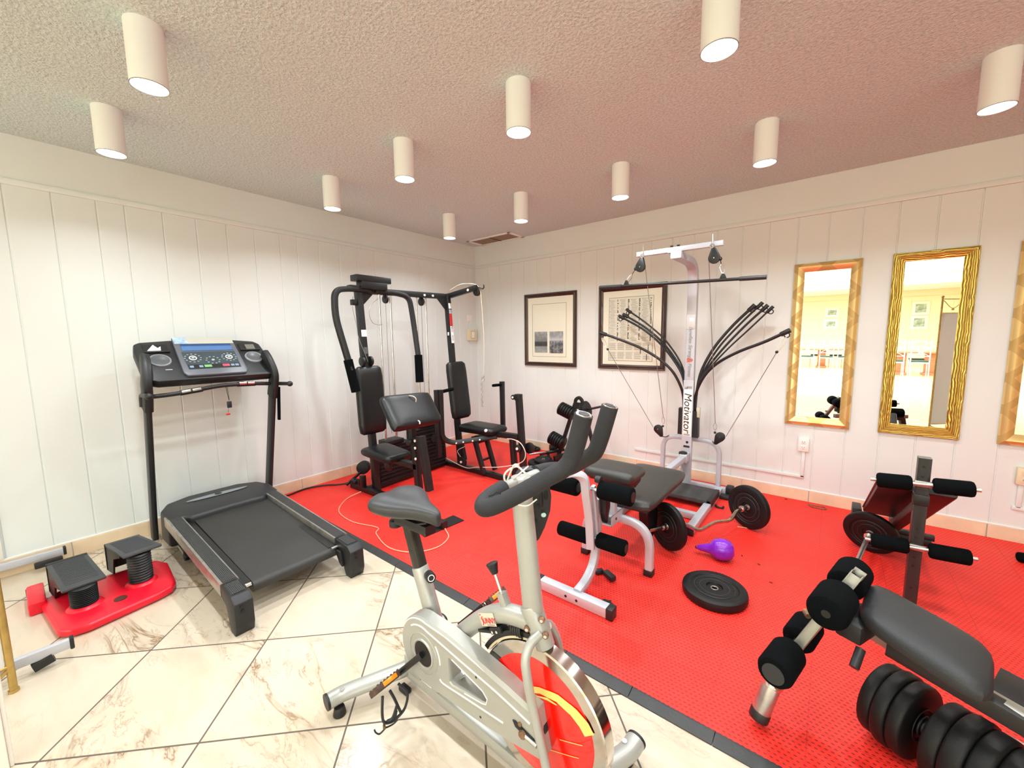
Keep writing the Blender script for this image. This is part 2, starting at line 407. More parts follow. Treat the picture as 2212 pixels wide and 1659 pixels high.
# the big hall behind the camera, seen in the mirrors
M_HALLF = mat('polished_plank_floor', '#e3d3b8', 0.16); g = NT(M_HALLF); tc = g.n('ShaderNodeTexCoord')
mp = g.n('ShaderNodeMapping'); mp.inputs['Scale'].default_value = (0.35, 5, 1); g.l(tc.outputs['Object'], mp.inputs[0])
g.l(g.mix(g.noise(mp.outputs[0], 2, 5), hexc('#cdb48d'), hexc('#efe4cf')), g.b.inputs['Base Color']); g.bump(g.noise(mp.outputs[0], 3, 3), 0.25, 0.01)
M_HALLW = mat('cream_panelling', '#efe6c4', 0.6)
HZ = 3.5
struct('floor', MB().bx(-3.5, 12, -21.1, -5.6, -0.08, 0), M_HALLF)
mb = MB().bx(-3.5, 12, -21.12, -21.0, 0, HZ)
for i in range(36): mb.bx(-3.4+i*0.43, -3.385+i*0.43, -21.0, -20.992, 0.12, 2.95)
mb.bx(-3.5, 12, -21.0, -20.97, 2.95, 3.0).bx(-3.5, 12, -21.0, -20.98, 0, 0.14)
struct('wall_far', mb, M_HALLW)
struct('wall_hall_east', MB().bx(9, 9.12, -21.1, -10.5, 0, HZ).bx(9, 9.12, -10.5, -5.2, 0, 0.38).bx(9, 9.12, -10.5, -5.2, 2.63, HZ).bx(9, 9.12, -5.5, 0.0, 0, HZ), M_HALLW)
struct('wall_hall_west', MB().bx(-3.62, -3.5, -21.1, -5.2, 0, HZ), M_HALLW)
struct('wall_hall_alcove', MB().bx(-3.5, 1.5, -8.62, -8.5, 0, 0.38).bx(-3.5, 1.5, -8.62, -8.5, 2.63, HZ).bx(1.4, 1.5, -8.62, -8.5, 0.38, 2.63), M_HALLW)
struct('wall_hall_north', MB().bx(-3.5, -0.12, -5.3, -5.2, 0, HZ).bx(-0.12, 12, -5.3, -5.2, H+0.0, HZ), M_WALL)
mb = MB().bx(-3.5, 12, -21.1, -5.2, HZ, HZ+0.1)
struct('ceiling', mb, M_TRIM)
for i in range(12): struct('trim_rafter', MB().bx(-3.5, 12, -5.9-1.35*i, -5.78-1.35*i, HZ-0.22, HZ), M_TRIM)
mb = MB()
for k in range(6): mb.bx(9.0, 9.06, -5.5-1.0*k-0.03, -5.5-1.0*k+0.03, 0.38, 2.63)
struct('added_window_1', mb.bx(9.0, 9.06, -10.5, -5.5, 0.38, 0.44).bx(9.0, 9.06, -10.5, -5.5, 2.57, 2.63), M_TRIM)  # unseen east window frame, added to go with the fill light
mb = MB()
for k in range(6): mb.bx(-3.4+0.95*k-0.03, -3.4+0.95*k+0.03, -8.56, -8.5, 0.38, 2.63)
struct('added_window_2', mb.bx(-3.5, 1.4, -8.56, -8.5, 0.38, 0.44).bx(-3.5, 1.4, -8.56, -8.5, 2.57, 2.63), M_TRIM)  # unseen alcove window frame, added to go with the fill light
M_GLASS = mat('clear_glass', '#ffffff', 0.0)
def glassify(m, refl=1.0):
    nt = m.node_tree; nt.nodes.remove(nt.nodes['Principled BSDF']); out = [n for n in nt.nodes if n.type == 'OUTPUT_MATERIAL'][0]
    tr = nt.nodes.new('ShaderNodeBsdfTransparent'); gl = nt.nodes.new('ShaderNodeBsdfGlossy'); gl.inputs['Roughness'].default_value = 0.01
    fr = nt.nodes.new('ShaderNodeFresnel'); fr.inputs[0].default_value = 1.22; mx = nt.nodes.new('ShaderNodeMixShader')
    nt.links.new(fr.outputs[0], mx.inputs[0]); nt.links.new(tr.outputs[0], mx.inputs[1]); nt.links.new(gl.outputs[0], mx.inputs[2]); nt.links.new(mx.outputs[0], out.inputs[0])
glassify(M_GLASS)
struct('added_window_3', MB().quad((9.05, -10.5, 0.44), (9.05, -5.5, 0.44), (9.05, -5.5, 2.57), (9.05, -10.5, 2.57)), M_GLASS)  # pane of the added east window
struct('added_window_4', MB().quad((-3.5, -8.55, 0.44), (1.4, -8.55, 0.44), (1.4, -8.55, 2.57), (-3.5, -8.55, 2.57)), M_GLASS)  # pane of the added alcove window

# ---------------------------------------------------------------- red interlocking mat
mt = thing('floor_mat', 'red perforated rubber floor mat of interlocking tiles with a black ramp edge', 'floor mat', (3.0, -1.3, 0))
build('mat_surface', MB().bx(0.015, 11.9, -2.664, -0.012, 0.0, 0.013, 0.002, 1), M_RED, mt)
M_EDGE = mat('black_rubber_edge', '#2b2d2d', 0.5, bump=0.35, bscale=90, var=0.25, vscale=5)
T = 0.3048
for i in range(-7, 14):
    x0 = 2.43+i*T+0.001; x1 = x0+T-0.002
    if x0 < 0.1: continue
    mb = MB().prism([(-2.716, 0.0), (-2.664, 0.0), (-2.664, 0.0135), (-2.672, 0.0135), (-2.716, 0.004)], (x0, 0, 0), (0, 1, 0), (0, 0, 1), 0, x1-x0, 0.0007, 1)
    build('edge_ramp', mb, M_EDGE, mt)

# ---------------------------------------------------------------- ceiling cans
M_CAN = mat('white_enamel_can', '#eef3f2', 0.45)
M_LAMP = mat('lamp_lens', '#ffffff', 0.6, emit='#fffdf6', estr=9.0)
rowN = ['mirror-wall row', 'middle row', 'row nearest the hall']; colN = ['closest to the left wall', 'second from the left wall', 'third from the left wall', 'fourth from the left wall', 'fifth from the left wall']
proto = None
for r, y in enumerate((-1.212, -2.43, -3.652)):
    for c, x in enumerate((0.805, 1.707, 2.615, 3.513, 4.41)):
        lab = 'white cylinder ceiling light in the %s, %s' % (rowN[r], colN[c])
        if proto is None:
            proto = thing('ceiling_light', lab, 'ceiling light', (x, y, H), 'white cylinder lights on the textured ceiling')
            R_ = 0.0615; L = 0.226
            h = MB().lathe([(0.0, 0.0), (R_, 0.0), (R_, -L), (R_-0.0025, -L-0.001), (R_-0.0035, -L+0.001), (R_-0.0035, -L+0.02), (0, -L+0.02)][::-1], (x, y, H), (0, 0, 1), 36)
            build('housing', h, M_CAN, proto)
            build('lens', MB().lathe([(0, 0), (R_-0.006, 0), (R_-0.0045, 0.003)], (x, y, H-L+0.0135), (0, 0, 1), 32), M_LAMP, proto)
            build('rim', MB().torus((x, y, H-L), (0, 0, 1), R_-0.001, 0.0018, 36, 6), mat('dark_rim', '#8b877e', 0.5), proto)
            ld = bpy.data.lights.new('lamp_light', 'AREA'); ld.shape = 'DISK'; ld.size = 0.10; ld.energy = CANP; ld.color = (0.93, 0.975, 1.0); ld.spread = math.radians(150)
            lo = bpy.data.objects.new('lamp_light', ld); C.objects.link(lo); lo.parent = proto; lo.location = (0, 0, -L-0.004)
        else: dup(proto, (x, y, H), lab)

# ---------------------------------------------------------------- ceiling vent
t = thing('air_vent', 'dusty air vent grille in the ceiling at the corner of the room', 'air vent', (0.51, -0.165, H))
mb = MB()
for (a, b, c, d) in ((0.16, 0.86, -0.315, -0.285), (0.16, 0.86, -0.05, -0.02), (0.16, 0.20, -0.315, -0.02), (0.82, 0.86, -0.315, -0.02)): mb.bx(a, b, c, d, H-0.012, H, 0.003)
build('frame', mb, M_CAN, t)
M_GR = mat('dusty_grille', '#8e7f68', 0.8, bump=0.6, bscale=120, var=0.3, vscale=60)
build('grille', MB().bx(0.20, 0.505, -0.285, -0.05, H-0.004, H), M_GR, t); build('grille', MB().bx(0.515, 0.82, -0.285, -0.05, H-0.004, H), M_GR, t)
build('divider', MB().bx(0.503, 0.517, -0.285, -0.05, H-0.009, H), mat('dark_bar', '#4a3c2a', 0.6), t)

# ---------------------------------------------------------------- pictures
M_FRAME = mat('mahogany_frame', '#3a1f18', 0.3, coat=0.4, var=0.2, vscale=20)
M_MATB = mat('cream_mat_board', '#fbf5e2', 0.8)
def frame_ring(x0, x1, z0, z1, wd, prof, yw=-0.001):
    "mitred frame on the y=0 wall. prof = [(t across 0..1, depth)]"
    mb = MB(); bm = mb.bm; rings = []
    for t_, d in prof:
        i = wd*t_; rings.append([bm.verts.new((a, yw-d, b)) for a, b in ((x0+i, z0+i), (x1-i, z0+i), (x1-i, z1-i), (x0+i, z1-i))])
    for a, b in zip(rings, rings[1:]):
        for k in range(4): bm.faces.new((a[k], a[(k+1) % 4], b[(k+1) % 4], b[k]))
    for k in range(4): bm.faces.new((rings[-1][k], rings[-1][(k+1) % 4], rings[0][(k+1) % 4], rings[0][k]))
    return mb
PF = [(0, 0), (0, 0.022), (0.1, 0.028), (0.35, 0.026), (0.5, 0.018), (0.62, 0.021), (0.85, 0.014), (1, 0.010), (1, 0)]
def bw_photo(name, seed, hint):
    m = mat(name, '#888888', 0.6); g = NT(m); tc = g.n('ShaderNodeTexCoord'); P = tc.outputs['Generated']
    sx = g.n('ShaderNodeSeparateXYZ'); g.l(P, sx.inputs[0]); z = sx.outputs[2]
    mp = g.n('ShaderNodeMapping'); mp.inputs['Location'].default_value = (seed, 0, seed); g.l(P, mp.inputs[0])
    n = g.noise(mp.outputs[0], 5, 6, 0.65)
    hgt = g.ramp(z, [(0.0, hexc('#b9b9b6')), (0.28, hexc('#a8a8a4')), (0.33, hexc('#3b3b3b')), (0.5, hexc('#3f3f3f')), (0.56, hexc('#8c8c8c')), (1.0, hexc('#b5b5b3'))] if hint == 0 else
                 [(0.0, hexc('#4a4a4c')), (0.3, hexc('#3f4042')), (0.55, hexc('#6a6c70')), (0.62, hexc('#d2d2d2')), (0.75, hexc('#a4a7aa')), (1.0, hexc('#8a8d90'))])
    c = g.mix(g.ramp(n, [(0.42, 0.0), (0.6, 1.0)]), hgt, hexc('#d8d8d6') if hint else hexc('#555555'))
    g.l(g.mix(0.55, c, hgt), g.b.inputs['Base Color']); return m
t = thing('framed_photographs', 'dark wood frame with two small black and white photographs', 'picture', (1.215, 0, 1.073))
build('frame', frame_ring(0.850, 1.583, 1.073, 1.948, 0.047, PF), M_FRAME, t, flat=True)
build('mat_board', MB().bx(0.89, 1.54, -0.008, -0.001, 1.11, 1.91), M_MATB, t)
ln = mat('mat_bevel_line', '#9a8a68', 0.6)
mb = MB(); X0, X1, Z0, Z1 = 0.962, 1.447, 1.186, 1.822
for q in ((X0, X1, Z0, Z0+.004), (X0, X1, Z1-.004, Z1), (X0, X0+.004, Z0, Z1), (X1-.004, X1, Z0, Z1)): mb.bx(q[0], q[1], -0.0088, -0.0078, q[2], q[3])
build('inner_line', mb, ln, t)
build('photograph', MB().bx(0.995, 1.182, -0.0095, -0.0082, 1.235, 1.49), bw_photo('photo_of_a_street', 1.3, 0), t)
build('photograph', MB().bx(1.212, 1.405, -0.0095, -0.0082, 1.23, 1.49), bw_photo('photo_of_a_hall', 4.1, 1), t)
build('glass', MB().quad((0.89, -0.011, 1.11), (1.54, -0.011, 1.11), (1.54, -0.011, 1.91), (0.89, -0.011, 1.91)), M_GLASS, t, keepn=True)
t = thing('framed_document', 'dark wood frame holding a printed sheet of text columns', 'picture', (2.225, 0, 1.072))
build('frame', frame_ring(1.862, 2.590, 1.072, 1.948, 0.050, PF), M_FRAME, t, flat=True)
build('mat_board', MB().bx(1.90, 2.55, -0.008, -0.001, 1.11, 1.91), M_MATB, t)
M_PAPER = mat('printed_paper', '#efead9', 0.7); M_INK = mat('ink', '#3a3834', 0.7); M_INKL = mat('grey_ink', '#8d897c', 0.7)
build('printed_sheet', MB().bx(1.98, 2.46, -0.0095, -0.0085, 1.16, 1.83), M_PAPER, t)
mb = MB(); mk = MB(); rnd = random.Random(3)
for col in range(4):
    cx = 1.995+col*0.118
    for r in range(38):
        z = 1.80-r*0.0115
        if r % 5 == 0: mk.bx(cx-0.006, cx-0.001, -0.0101, -0.0095, z-0.002, z+0.004)
        mb.bx(cx, cx+rnd.uniform(0.035, 0.066), -0.0099, -0.0095, z, z+0.0028)
        if rnd.random() < 0.75: mk.bx(cx+0.078, cx+0.078+rnd.uniform(0.006, 0.016), -0.0101, -0.0095, z-0.003, z+0.006)
for col in range(5):
    cx = 1.99+col*0.092
    for r in range(18):
        if col == 4 and 2 < r < 14: continue
        z = 1.345-r*0.0095
        if r in (8, 9): continue
        mb.bx(cx, cx+rnd.uniform(0.065, 0.080), -0.0099, -0.0095, z, z+0.0032)
for cx, cz in ((2.335, 1.27), (2.415, 1.30), (2.40, 1.20)):
    mk.bx(cx-0.004, cx+0.004, -0.0101, -0.0095, cz-0.03, cz+0.02).ball((cx, -0.0098, cz+0.028), 0.006, 1, 0.1, 1, 8)
for q in ((1.98, 2.46, 1.16, 1.163), (1.98, 2.46, 1.827, 1.83), (1.98, 1.983, 1.16, 1.83), (2.457, 2.46, 1.16, 1.83)): mk.bx(q[0], q[1], -0.0101, -0.0094, q[2], q[3])
build('text_lines', mb, M_INKL, t); build('small_figures', mk, M_INK, t)
build('glass', MB().quad((1.90, -0.011, 1.11), (2.55, -0.011, 1.11), (2.55, -0.011, 1.91), (1.90, -0.011, 1.91)), M_GLASS, t, keepn=True)

# ---------------------------------------------------------------- mirrors
M_G1 = mat('gold_frame_with_triangles', '#dcb368', 0.36, metal=0.65); g = NT(M_G1); tc = g.n('ShaderNodeTexCoord'); P = tc.outputs['Object']
sx = g.n('ShaderNodeSeparateXYZ'); g.l(P, sx.inputs[0]); a = g.math('ADD', g.math('MULTIPLY', sx.outputs[0], 1.0), sx.outputs[2]); b_ = g.math('SUBTRACT', sx.outputs[2], g.math('MULTIPLY', sx.outputs[0], 1.0))
f1 = g.math('LESS_THAN', g.math('FRACT', g.math('DIVIDE', a, 0.21)), 0.28); f2 = g.math('LESS_THAN', g.math('FRACT', g.math('DIVIDE', b_, 0.21)), 0.28)
g.l(g.mix(g.math('MULTIPLY', g.math('MAXIMUM', f1, f2), 0.55), hexc('#f2d590'), hexc('#bb9c58')), g.b.inputs['Base Color'])
g.l(g.math('ADD', g.math('MULTIPLY', g.math('MAXIMUM', f1, f2), 0.2), 0.30), g.b.inputs['Roughness'])
M_G2 = mat('carved_wavy_gold', '#d6a640', 0.3, metal=0.85); g = NT(M_G2); tc = g.n('ShaderNodeTexCoord'); P = tc.outputs['Object']
def waves(g, P, ang):
    mp = g.n('ShaderNodeMapping'); mp.inputs['Rotation'].default_value = (0, ang, 0); g.l(P, mp.inputs[0])
    wv = g.n('ShaderNodeTexWave'); wv.bands_direction = 'X'; wv.inputs['Scale'].default_value = 26; wv.inputs['Distortion'].default_value = 5.0; wv.inputs['Detail'].default_value = 1.0; wv.inputs['Detail Scale'].default_value = 0.6
    g.l(mp.outputs[0], wv.inputs['Vector']); return wv.outputs['Fac']
wf = waves(g, P, 0); g.l(g.mix(wf, hexc('#b8942c'), hexc('#f6dd80')), g.b.inputs['Base Color']); g.bump(wf, 0.9, 0.006)
M_G3 = M_G2.copy(); M_G3.name = 'carved_wavy_gold_horizontal'
for n_ in M_G3.node_tree.nodes:
    if n_.type == 'MAPPING': n_.inputs['Rotation'].default_value = (0, PI/2, 0)
PC = [(0, 0), (0, 0.014), (0.12, 0.026), (0.4, 0.036), (0.7, 0.030), (1, 0.012), (1, 0)]
def wall_mirror(x0, x1, z0, z1, ix0, ix1, iz0, iz1, label, carved):
    t = thing('wall_mirror', label, 'mirror', ((x0+x1)/2, 0, z0), 'tall gold framed mirrors on the right wall')
    for k in range(4):
        wdx = (ix0-x0); co = [(x0, z0), (x1, z0), (x1, z1), (x0, z1)]; ci = [(ix0, iz0), (ix1, iz0), (ix1, iz1), (ix0, iz1)]
        a, b = k, (k+1) % 4; mb = MB(); bm = mb.bm; rings = []
        N = 24 if (k % 2) else 10
        for tt, d in PC:
            row = []
            for j in range(N+1):
                s_ = j/N; pa = V((co[a][0]*(1-tt)+ci[a][0]*tt, 0, co[a][1]*(1-tt)+ci[a][1]*tt)); pb = V((co[b][0]*(1-tt)+ci[b][0]*tt, 0, co[b][1]*(1-tt)+ci[b][1]*tt))
                p = pa.lerp(pb, s_); p.y = -0.001-d; row.append(bm.verts.new(p))
            rings.append(row)
        for q in range(len(rings)):
            r1, r2 = rings[q], rings[(q+1) % len(rings)]
            for j in range(N): bm.faces.new((r1[j], r1[j+1], r2[j+1], r2[j]))
        m = (M_G2 if k % 2 else M_G3) if carved else M_G1
        build('frame_side', mb, m, t)
    build('mirror_plate', MB().bx(ix0-0.006, ix1+0.006, -0.010, -0.004, iz0-0.006, iz1+0.006), M_MIRROR, t, flat=True)
    return t
wall_mirror(3.610, 4.035, 0.664, 1.986, 3.682, 3.969, 0.738, 1.918, 'tall mirror with a satin gold triangle pattern frame, above the electrical outlet', False)
wall_mirror(4.203, 4.627, 0.667, 1.992, 4.268, 4.556, 0.744, 1.927, 'tall mirror with a carved rippled bright gold frame, centre of the three mirrors', True)
wall_mirror(4.801, 5.226, 0.669, 1.996, 4.870, 5.157, 0.745, 1.925, 'gold triangle pattern mirror cut off by the right edge of the photo', False)

# ---------------------------------------------------------------- wall fittings
t = thing('thermostat', 'aged cream thermostat box on the left wall beside the room corner', 'thermostat', (0, -0.11, 1.39))
build('cover', MB().bx(0.0, 0.045, -0.195, -0.035, 1.392, 1.541, 0.004), M_CREAM, t); build('dial_window', MB().bx(0.044, 0.049, -0.15, -0.085, 1.425, 1.51, 0.002), M_WHITE, t)
build('dial_border', MB().bx(0.043, 0.047, -0.158, -0.077, 1.417, 1.518, 0.002), mat('tan_plastic', '#b9a67c', 0.5), t)
tag(build('blank_plate', MB().bx(0, 0.006, -0.185, -0.085, 1.655, 1.735, 0.003), M_TRIM), 'painted blank cover plate above the thermostat', 'wall plate')
def outlet(x0, x1, z0, z1, label, m):
    t = thing('wall_outlet', label, 'outlet', ((x0+x1)/2, 0, z0))
    build('plate', MB().bx(x0, x1, -0.030, 0, z0, z1, 0.004), m, t)
    xc = (x0+x1)/2
    for zc in (z0+(z1-z0)*0.3, z0+(z1-z0)*0.7):
        s_ = build('socket', MB().bx(xc-0.017, xc+0.017, -0.0325, -0.029, zc-0.016, zc+0.016, 0.004), m, t)
        build('slot', MB().bx(xc-0.009, xc-0.006, -0.0335, -0.032, zc-0.004, zc+0.008).bx(xc+0.006, xc+0.009, -0.0335, -0.032, zc-0.004, zc+0.008).cyl((xc, -0.032, zc-0.010), (xc, -0.0335, zc-0.010), 0.003, seg=10), M_INKL, s_)
outlet(3.714, 3.790, 0.443, 0.558, 'white double outlet below the first gold mirror, fed by surface conduit', M_WHITE)
outlet(4.900, 4.972, 0.412, 0.528, 'yellowed outlet at the right edge of the photo', M_CREAM)
tag(build('surface_conduit', MB().bx(3.744, 3.768, -0.014, 0, 0.215, 0.443, 0.003).bx(2.3, 3.768, -0.014, 0, 0.207, 0.231, 0.003), M_WALL), 'white painted cable conduit running along the wall from the outlet', 'conduit')
tag(build('surface_conduit', MB().bx(4.915, 4.94, -0.014, 0, 0.25, 0.412, 0.003).bx(4.90, 5.8, -0.014, 0, 0.235, 0.26, 0.003), M_WALL), 'white cable conduit below the yellowed outlet at the right edge', 'conduit')
# ---------------------------------------------------------------- treadmill
t = thing('treadmill', 'black and grey treadmill with control console standing against the left wall', 'treadmill', (0.95, -3.2, 0))
M_RIB = mat('ribbed_foot_strip', '#2b2d2e', 0.6); g = NT(M_RIB); tc = g.n('ShaderNodeTexCoord'); sx = g.n('ShaderNodeSeparateXYZ'); g.l(tc.outputs['Object'], sx.inputs[0])
st = g.math('SINE', g.math('MULTIPLY', sx.outputs[1], 900)); g.bump(st, 0.6, 0.002); g.l(g.mix(g.ramp(st, [(0.2, 0.0), (0.9, 1.0)]), hexc('#1d1f20'), hexc('#4a4c4c')), g.b.inputs['Base Color'])
M_BELT = mat('treadmill_belt', '#2c2c2a', 0.55, bump=0.3, bscale=300, var=0.15, vscale=4)
def zt(x): return 0.246-0.040*(x-0.5)     # top of the rails falls gently to the rear
def slabx(x0, x1, y0, y1, dt, th, bev=0.004):
    "long slab following the deck slope"
    mb = MB(); mb.rtube([(x0, (y0+y1)/2, zt(x0)+dt-th/2), (x1, (y0+y1)/2, zt(x1)+dt-th/2)], abs(y1-y0), th, (0, 1, 0), bev); return mb
for sgn, yo, yi in ((0, -3.552, -3.468), (1, -2.872, -2.956)):
    r = build('side_rail', slabx(0.44, 1.552, yo, yi, 0.0, 0.072, 0.006), M_STEEL, t)
    build('foot_strip', slabx(0.44, 1.550, yo+(0.013 if not sgn else -0.013), yi-(0.009 if not sgn else -0.009), 0.003, 0.02, 0.002), M_RIB, r)
    build('inner_channel', slabx(0.40, 1.57, yi, yi+(0.046 if not sgn else -0.046), -0.038, 0.03, 0.002), M_BLK2, t)
    # rear foot
    y0, y1 = (yo, yi) if not sgn else (yi, yo)
    mb = MB().prism([(1.565, zt(1.56)-0.002), (1.70, zt(1.7)-0.004), (1.738, 0.165), (1.742, 0.05), (1.725, 0.0), (1.665, 0.0), (1.645, 0.05), (1.62, 0.115), (1.565, 0.135)], (0, y0, 0), (1, 0, 0), (0, 0, 1), 0, -(y1-y0), 0.006)
    f = build('rear_foot', mb, M_BLK2, t)
    build('foot_cap_ribs', MB().prism([(1.57, zt(1.56)+0.001), (1.685, zt(1.69)+0.001), (1.685, zt(1.69)-0.006), (1.57, zt(1.56)-0.006)], (0, y0+0.012, 0), (1, 0, 0), (0, 0, 1), 0, -(y1-y0-0.024), 0.001, 1), M_RIB, f)
    build('screw', MB().cyl((1.741, (y0+y1)/2-0.01, 0.148), (1.744, (y0+y1)/2-0.01, 0.148), 0.008, seg=14).cyl((1.741, (y0+y1)/2-0.008, 0.124), (1.744, (y0+y1)/2-0.008, 0.124), 0.009, seg=14), mat('hole_black', '#050505', 0.6), f)
    yb = y1 if not sgn else y0; d = 0.018 if not sgn else -0.018
    build('hook_plate', MB().prism([(1.58, 0.15), (1.64, 0.15), (1.655, 0.10), (1.66, 0.06), (1.63, 0.075), (1.60, 0.12)], (0, yb, 0), (1, 0, 0), (0, 0, 1), 0, -d, 0.003), M_BLK2, f)
    build('roller_bolt', MB().cyl((1.59, yb, 0.162), (1.59, yb+(0.04 if not sgn else -0.04), 0.162), 0.010, seg=14), M_CHR, f)
# belt with rounded rear end, deck and rollers
pth = [(0.36, zt(0.36)-0.030)] + [(1.56, zt(1.56)-0.042)] + [(1.565+0.031*math.sin(a), zt(1.56)-0.073+0.031*math.cos(a)) for a in [PI*k/10 for k in range(1, 10)]] + [(1.56, zt(1.56)-0.104), (0.36, zt(0.36)-0.092)]
build('belt', MB().prism(pth, (0, -3.418, 0), (1, 0, 0), (0, 0, 1), 0, -0.462+0.0, 0.0), M_BELT, t)
build('deck', slabx(0.36, 1.54, -3.43, -2.995, -0.046, 0.04, 0.002), M_BLK2, t)
# motor hood
mb = MB(); pl = [(0.13, -3.36), (0.13, -3.03), (0.20, -2.90), (0.33, -2.855), (0.53, -2.862), (0.53, -2.955), (0.575, -2.975), (0.56, -3.20), (0.575, -3.44), (0.53, -3.46), (0.53, -3.553), (0.33, -3.558), (0.20, -3.50)]
b = bmesh.new(); lo = [b.verts.new((x, y, 0.055)) for x, y in pl]; hi = [b.verts.new((x*0.985+0.006, y*0.985-0.048, 0.262-0.09*max(0, x-0.42))) for x, y in pl]; n = len(pl)
b.faces.new(lo); b.faces.new(hi)
for i in range(n): b.faces.new((lo[i], lo[(i+1) % n], hi[(i+1) % n], hi[i]))
bmesh.ops.recalc_face_normals(b, faces=b.faces); bmesh.ops.bevel(b, geom=[e for e in b.edges], offset=0.022, segments=3, profile=0.5, affect='EDGES'); mb.merge(b)
hd = build('motor_hood', mb, M_DGREY, t)
build('badge_strip', MB().prism([(0.03*math.cos(a)+0*0, 0.20*math.sin(a)*(1.0 if abs(math.sin(a)) < 0.8 else 0.98)) for a in [2*PI*k/28 for k in range(28)]], (0.285, -3.20, 0.2625), (1, 0, 0), (0, 1, 0), 0, 0.003, 0.001, 1), mat('grey_badge', '#7d8487', 0.45), hd)
build('badge_disc', MB().cyl((0.285, -3.20, 0.265), (0.285, -3.20, 0.269), 0.022, seg=20), M_DGREY, hd)
# lift legs with wheels
for y in (-3.50, -2.92):
    l = build('lift_leg', MB().rtube([(0.30, y, 0.10), (0.66, y, 0.03)], 0.025, 0.025, (0, 1, 0)), M_STEEL, t)
    build('wheel', MB().cyl((0.665, y-0.013, 0.028), (0.665, y+0.013, 0.028), 0.028, seg=20, bev=0.004), M_BLK2, l)
# uprights
M_UPR = mat('dark_grey_upright', '#1e2022', 0.42)
for y, sg in ((-3.560, -1), (-2.800, 1)):
    u = build('upright', MB().rtube([(0.115, y, 0.0), (0.14, y, 0.15), (0.395, y, 1.06)], 0.034, 0.086, (0, 1, 0), 0.012), M_UPR, t)
    pth = smooth_path([(0.375, y, 0.98), (0.415, y, 1.08), (0.43, y, 1.16), (0.395, y-sg*0.012, 1.245), (0.33, y-sg*0.02, 1.31)], 6)
    a = build('console_arm', MB().rtube(pth, 0.050, 0.105, (0, 1, 0), 0.018), M_BLK2, t)
    h0 = V((0.375, y+sg*0.022, 1.065)); h = build('side_handle', MB().tube(fillet([(0.36, y+sg*0.022, 1.0), h0+V((0, 0, 0.012)), (0.63, y+sg*0.03, 1.090)], 0.03), 0.0145, 14), M_BLK2, t)
    build('handle_end', MB().ball((0.64, y+sg*0.03, 1.090), 0.021, 1.15, 1, 1), M_BLK, h)
build('side_grip', MB().rtube([(0.425, -2.768, 1.05), (0.385, -2.768, 0.78)], 0.020, 0.030, (0, 1, 0), 0.008), M_FOAM, t)
# console: local frame u along the wall (+y), v up the slope, n towards the runner
cu, cv = V((0, 1, 0)), V((-0.33, 0, 0.28)).normalized(); cn = cu.cross(cv)*-1
cn = cn if cn.x > 0 else -cn
co = V((0.455, -3.172, 1.165))
def cp(u, v, n=0): return co+cu*u+cv*v+cn*n
def cpoly(name, poly, n0, n1, m, par, bev=0.0):
    mb = MB().prism(poly, co, cu, cv, 0, 0.001)  # placeholder replaced below
    mb.bm.clear(); b = bmesh.new(); lo = [b.verts.new(cp(u, v, n0)) for u, v in poly]; hi = [b.verts.new(cp(u, v, n1)) for u, v in poly]; n = len(poly)
    b.faces.new(lo); b.faces.new(hi)
    for i in range(n): b.faces.new((lo[i], lo[(i+1) % n], hi[(i+1) % n], hi[i]))
    bmesh.ops.recalc_face_normals(b, faces=b.faces)
    if bev: bmesh.ops.bevel(b, geom=list(b.edges), offset=bev, segments=2, profile=0.5, affect='EDGES')
    mb.merge(b); return build(name, mb, m, par)
cs = cpoly('console', [(-0.372, 0.02), (-0.395, 0.08), (-0.402, 0.30), (-0.392, 0.375), (-0.36, 0.395), (-0.19, 0.415), (0.20, 0.415), (0.34, 0.395), (0.375, 0.36), (0.400, 0.12), (0.392, 0.02), (0.34, 0.0), (-0.33, 0.0)], -0.065, 0.0, M_BLK2, t, 0.012)
dp = cpoly('display_panel', [(-0.182, 0.418), (0.190, 0.418), (0.196, 0.05), (0.180, 0.018), (-0.172, 0.018), (-0.190, 0.05)], 0.0, 0.020, mat('slate_panel', '#5c6068', 0.4), t, 0.006)
cpoly('header_strip', [(-0.178, 0.345), (0.186, 0.345), (0.188, 0.416), (-0.180, 0.416)], 0.0205, 0.0225, mat('header_print', '#b9b7ab', 0.4), dp)
cpoly('runner_picture', [(-0.178, 0.345), (-0.095, 0.345), (-0.105, 0.416), (-0.180, 0.416)], 0.0226, 0.0232, mat('pale_blue_print', '#9db7cf', 0.4, var=0.4, vscale=40), dp)
cpoly('readout_window', [(-0.150, 0.268), (0.160, 0.268), (0.160, 0.338), (-0.150, 0.338)], 0.0205, 0.0235, mat('blue_readout', '#4f74a6', 0.25, coat=0.5), dp)
cpoly('readout_shade', [(-0.150, 0.318), (0.160, 0.318), (0.160, 0.340), (-0.150, 0.340)], 0.0236, 0.0246, mat('blue_readout_dark', '#2f4c78', 0.25), dp)
kp = cpoly('keypad', [(-0.155, 0.075), (0.160, 0.075), (0.165, 0.255), (-0.160, 0.255)], 0.0205, 0.0225, mat('keypad_blue_grey', '#3a464c', 0.35), dp)
cpoly('keypad_strip', [(-0.150, 0.080), (0.156, 0.080), (0.158, 0.118), (-0.152, 0.118)], 0.0226, 0.0236, M_BLK, kp)
for u0, nm, cc in ((-0.062, 'start_key', '#6fae6a'), (0.048, 'stop_key', '#c4495c')): cpoly(nm, [(u0, 0.086), (u0+0.044, 0.086), (u0+0.044, 0.110), (u0, 0.110)], 0.0237, 0.0262, mat(nm, cc, 0.4), kp, 0.001)
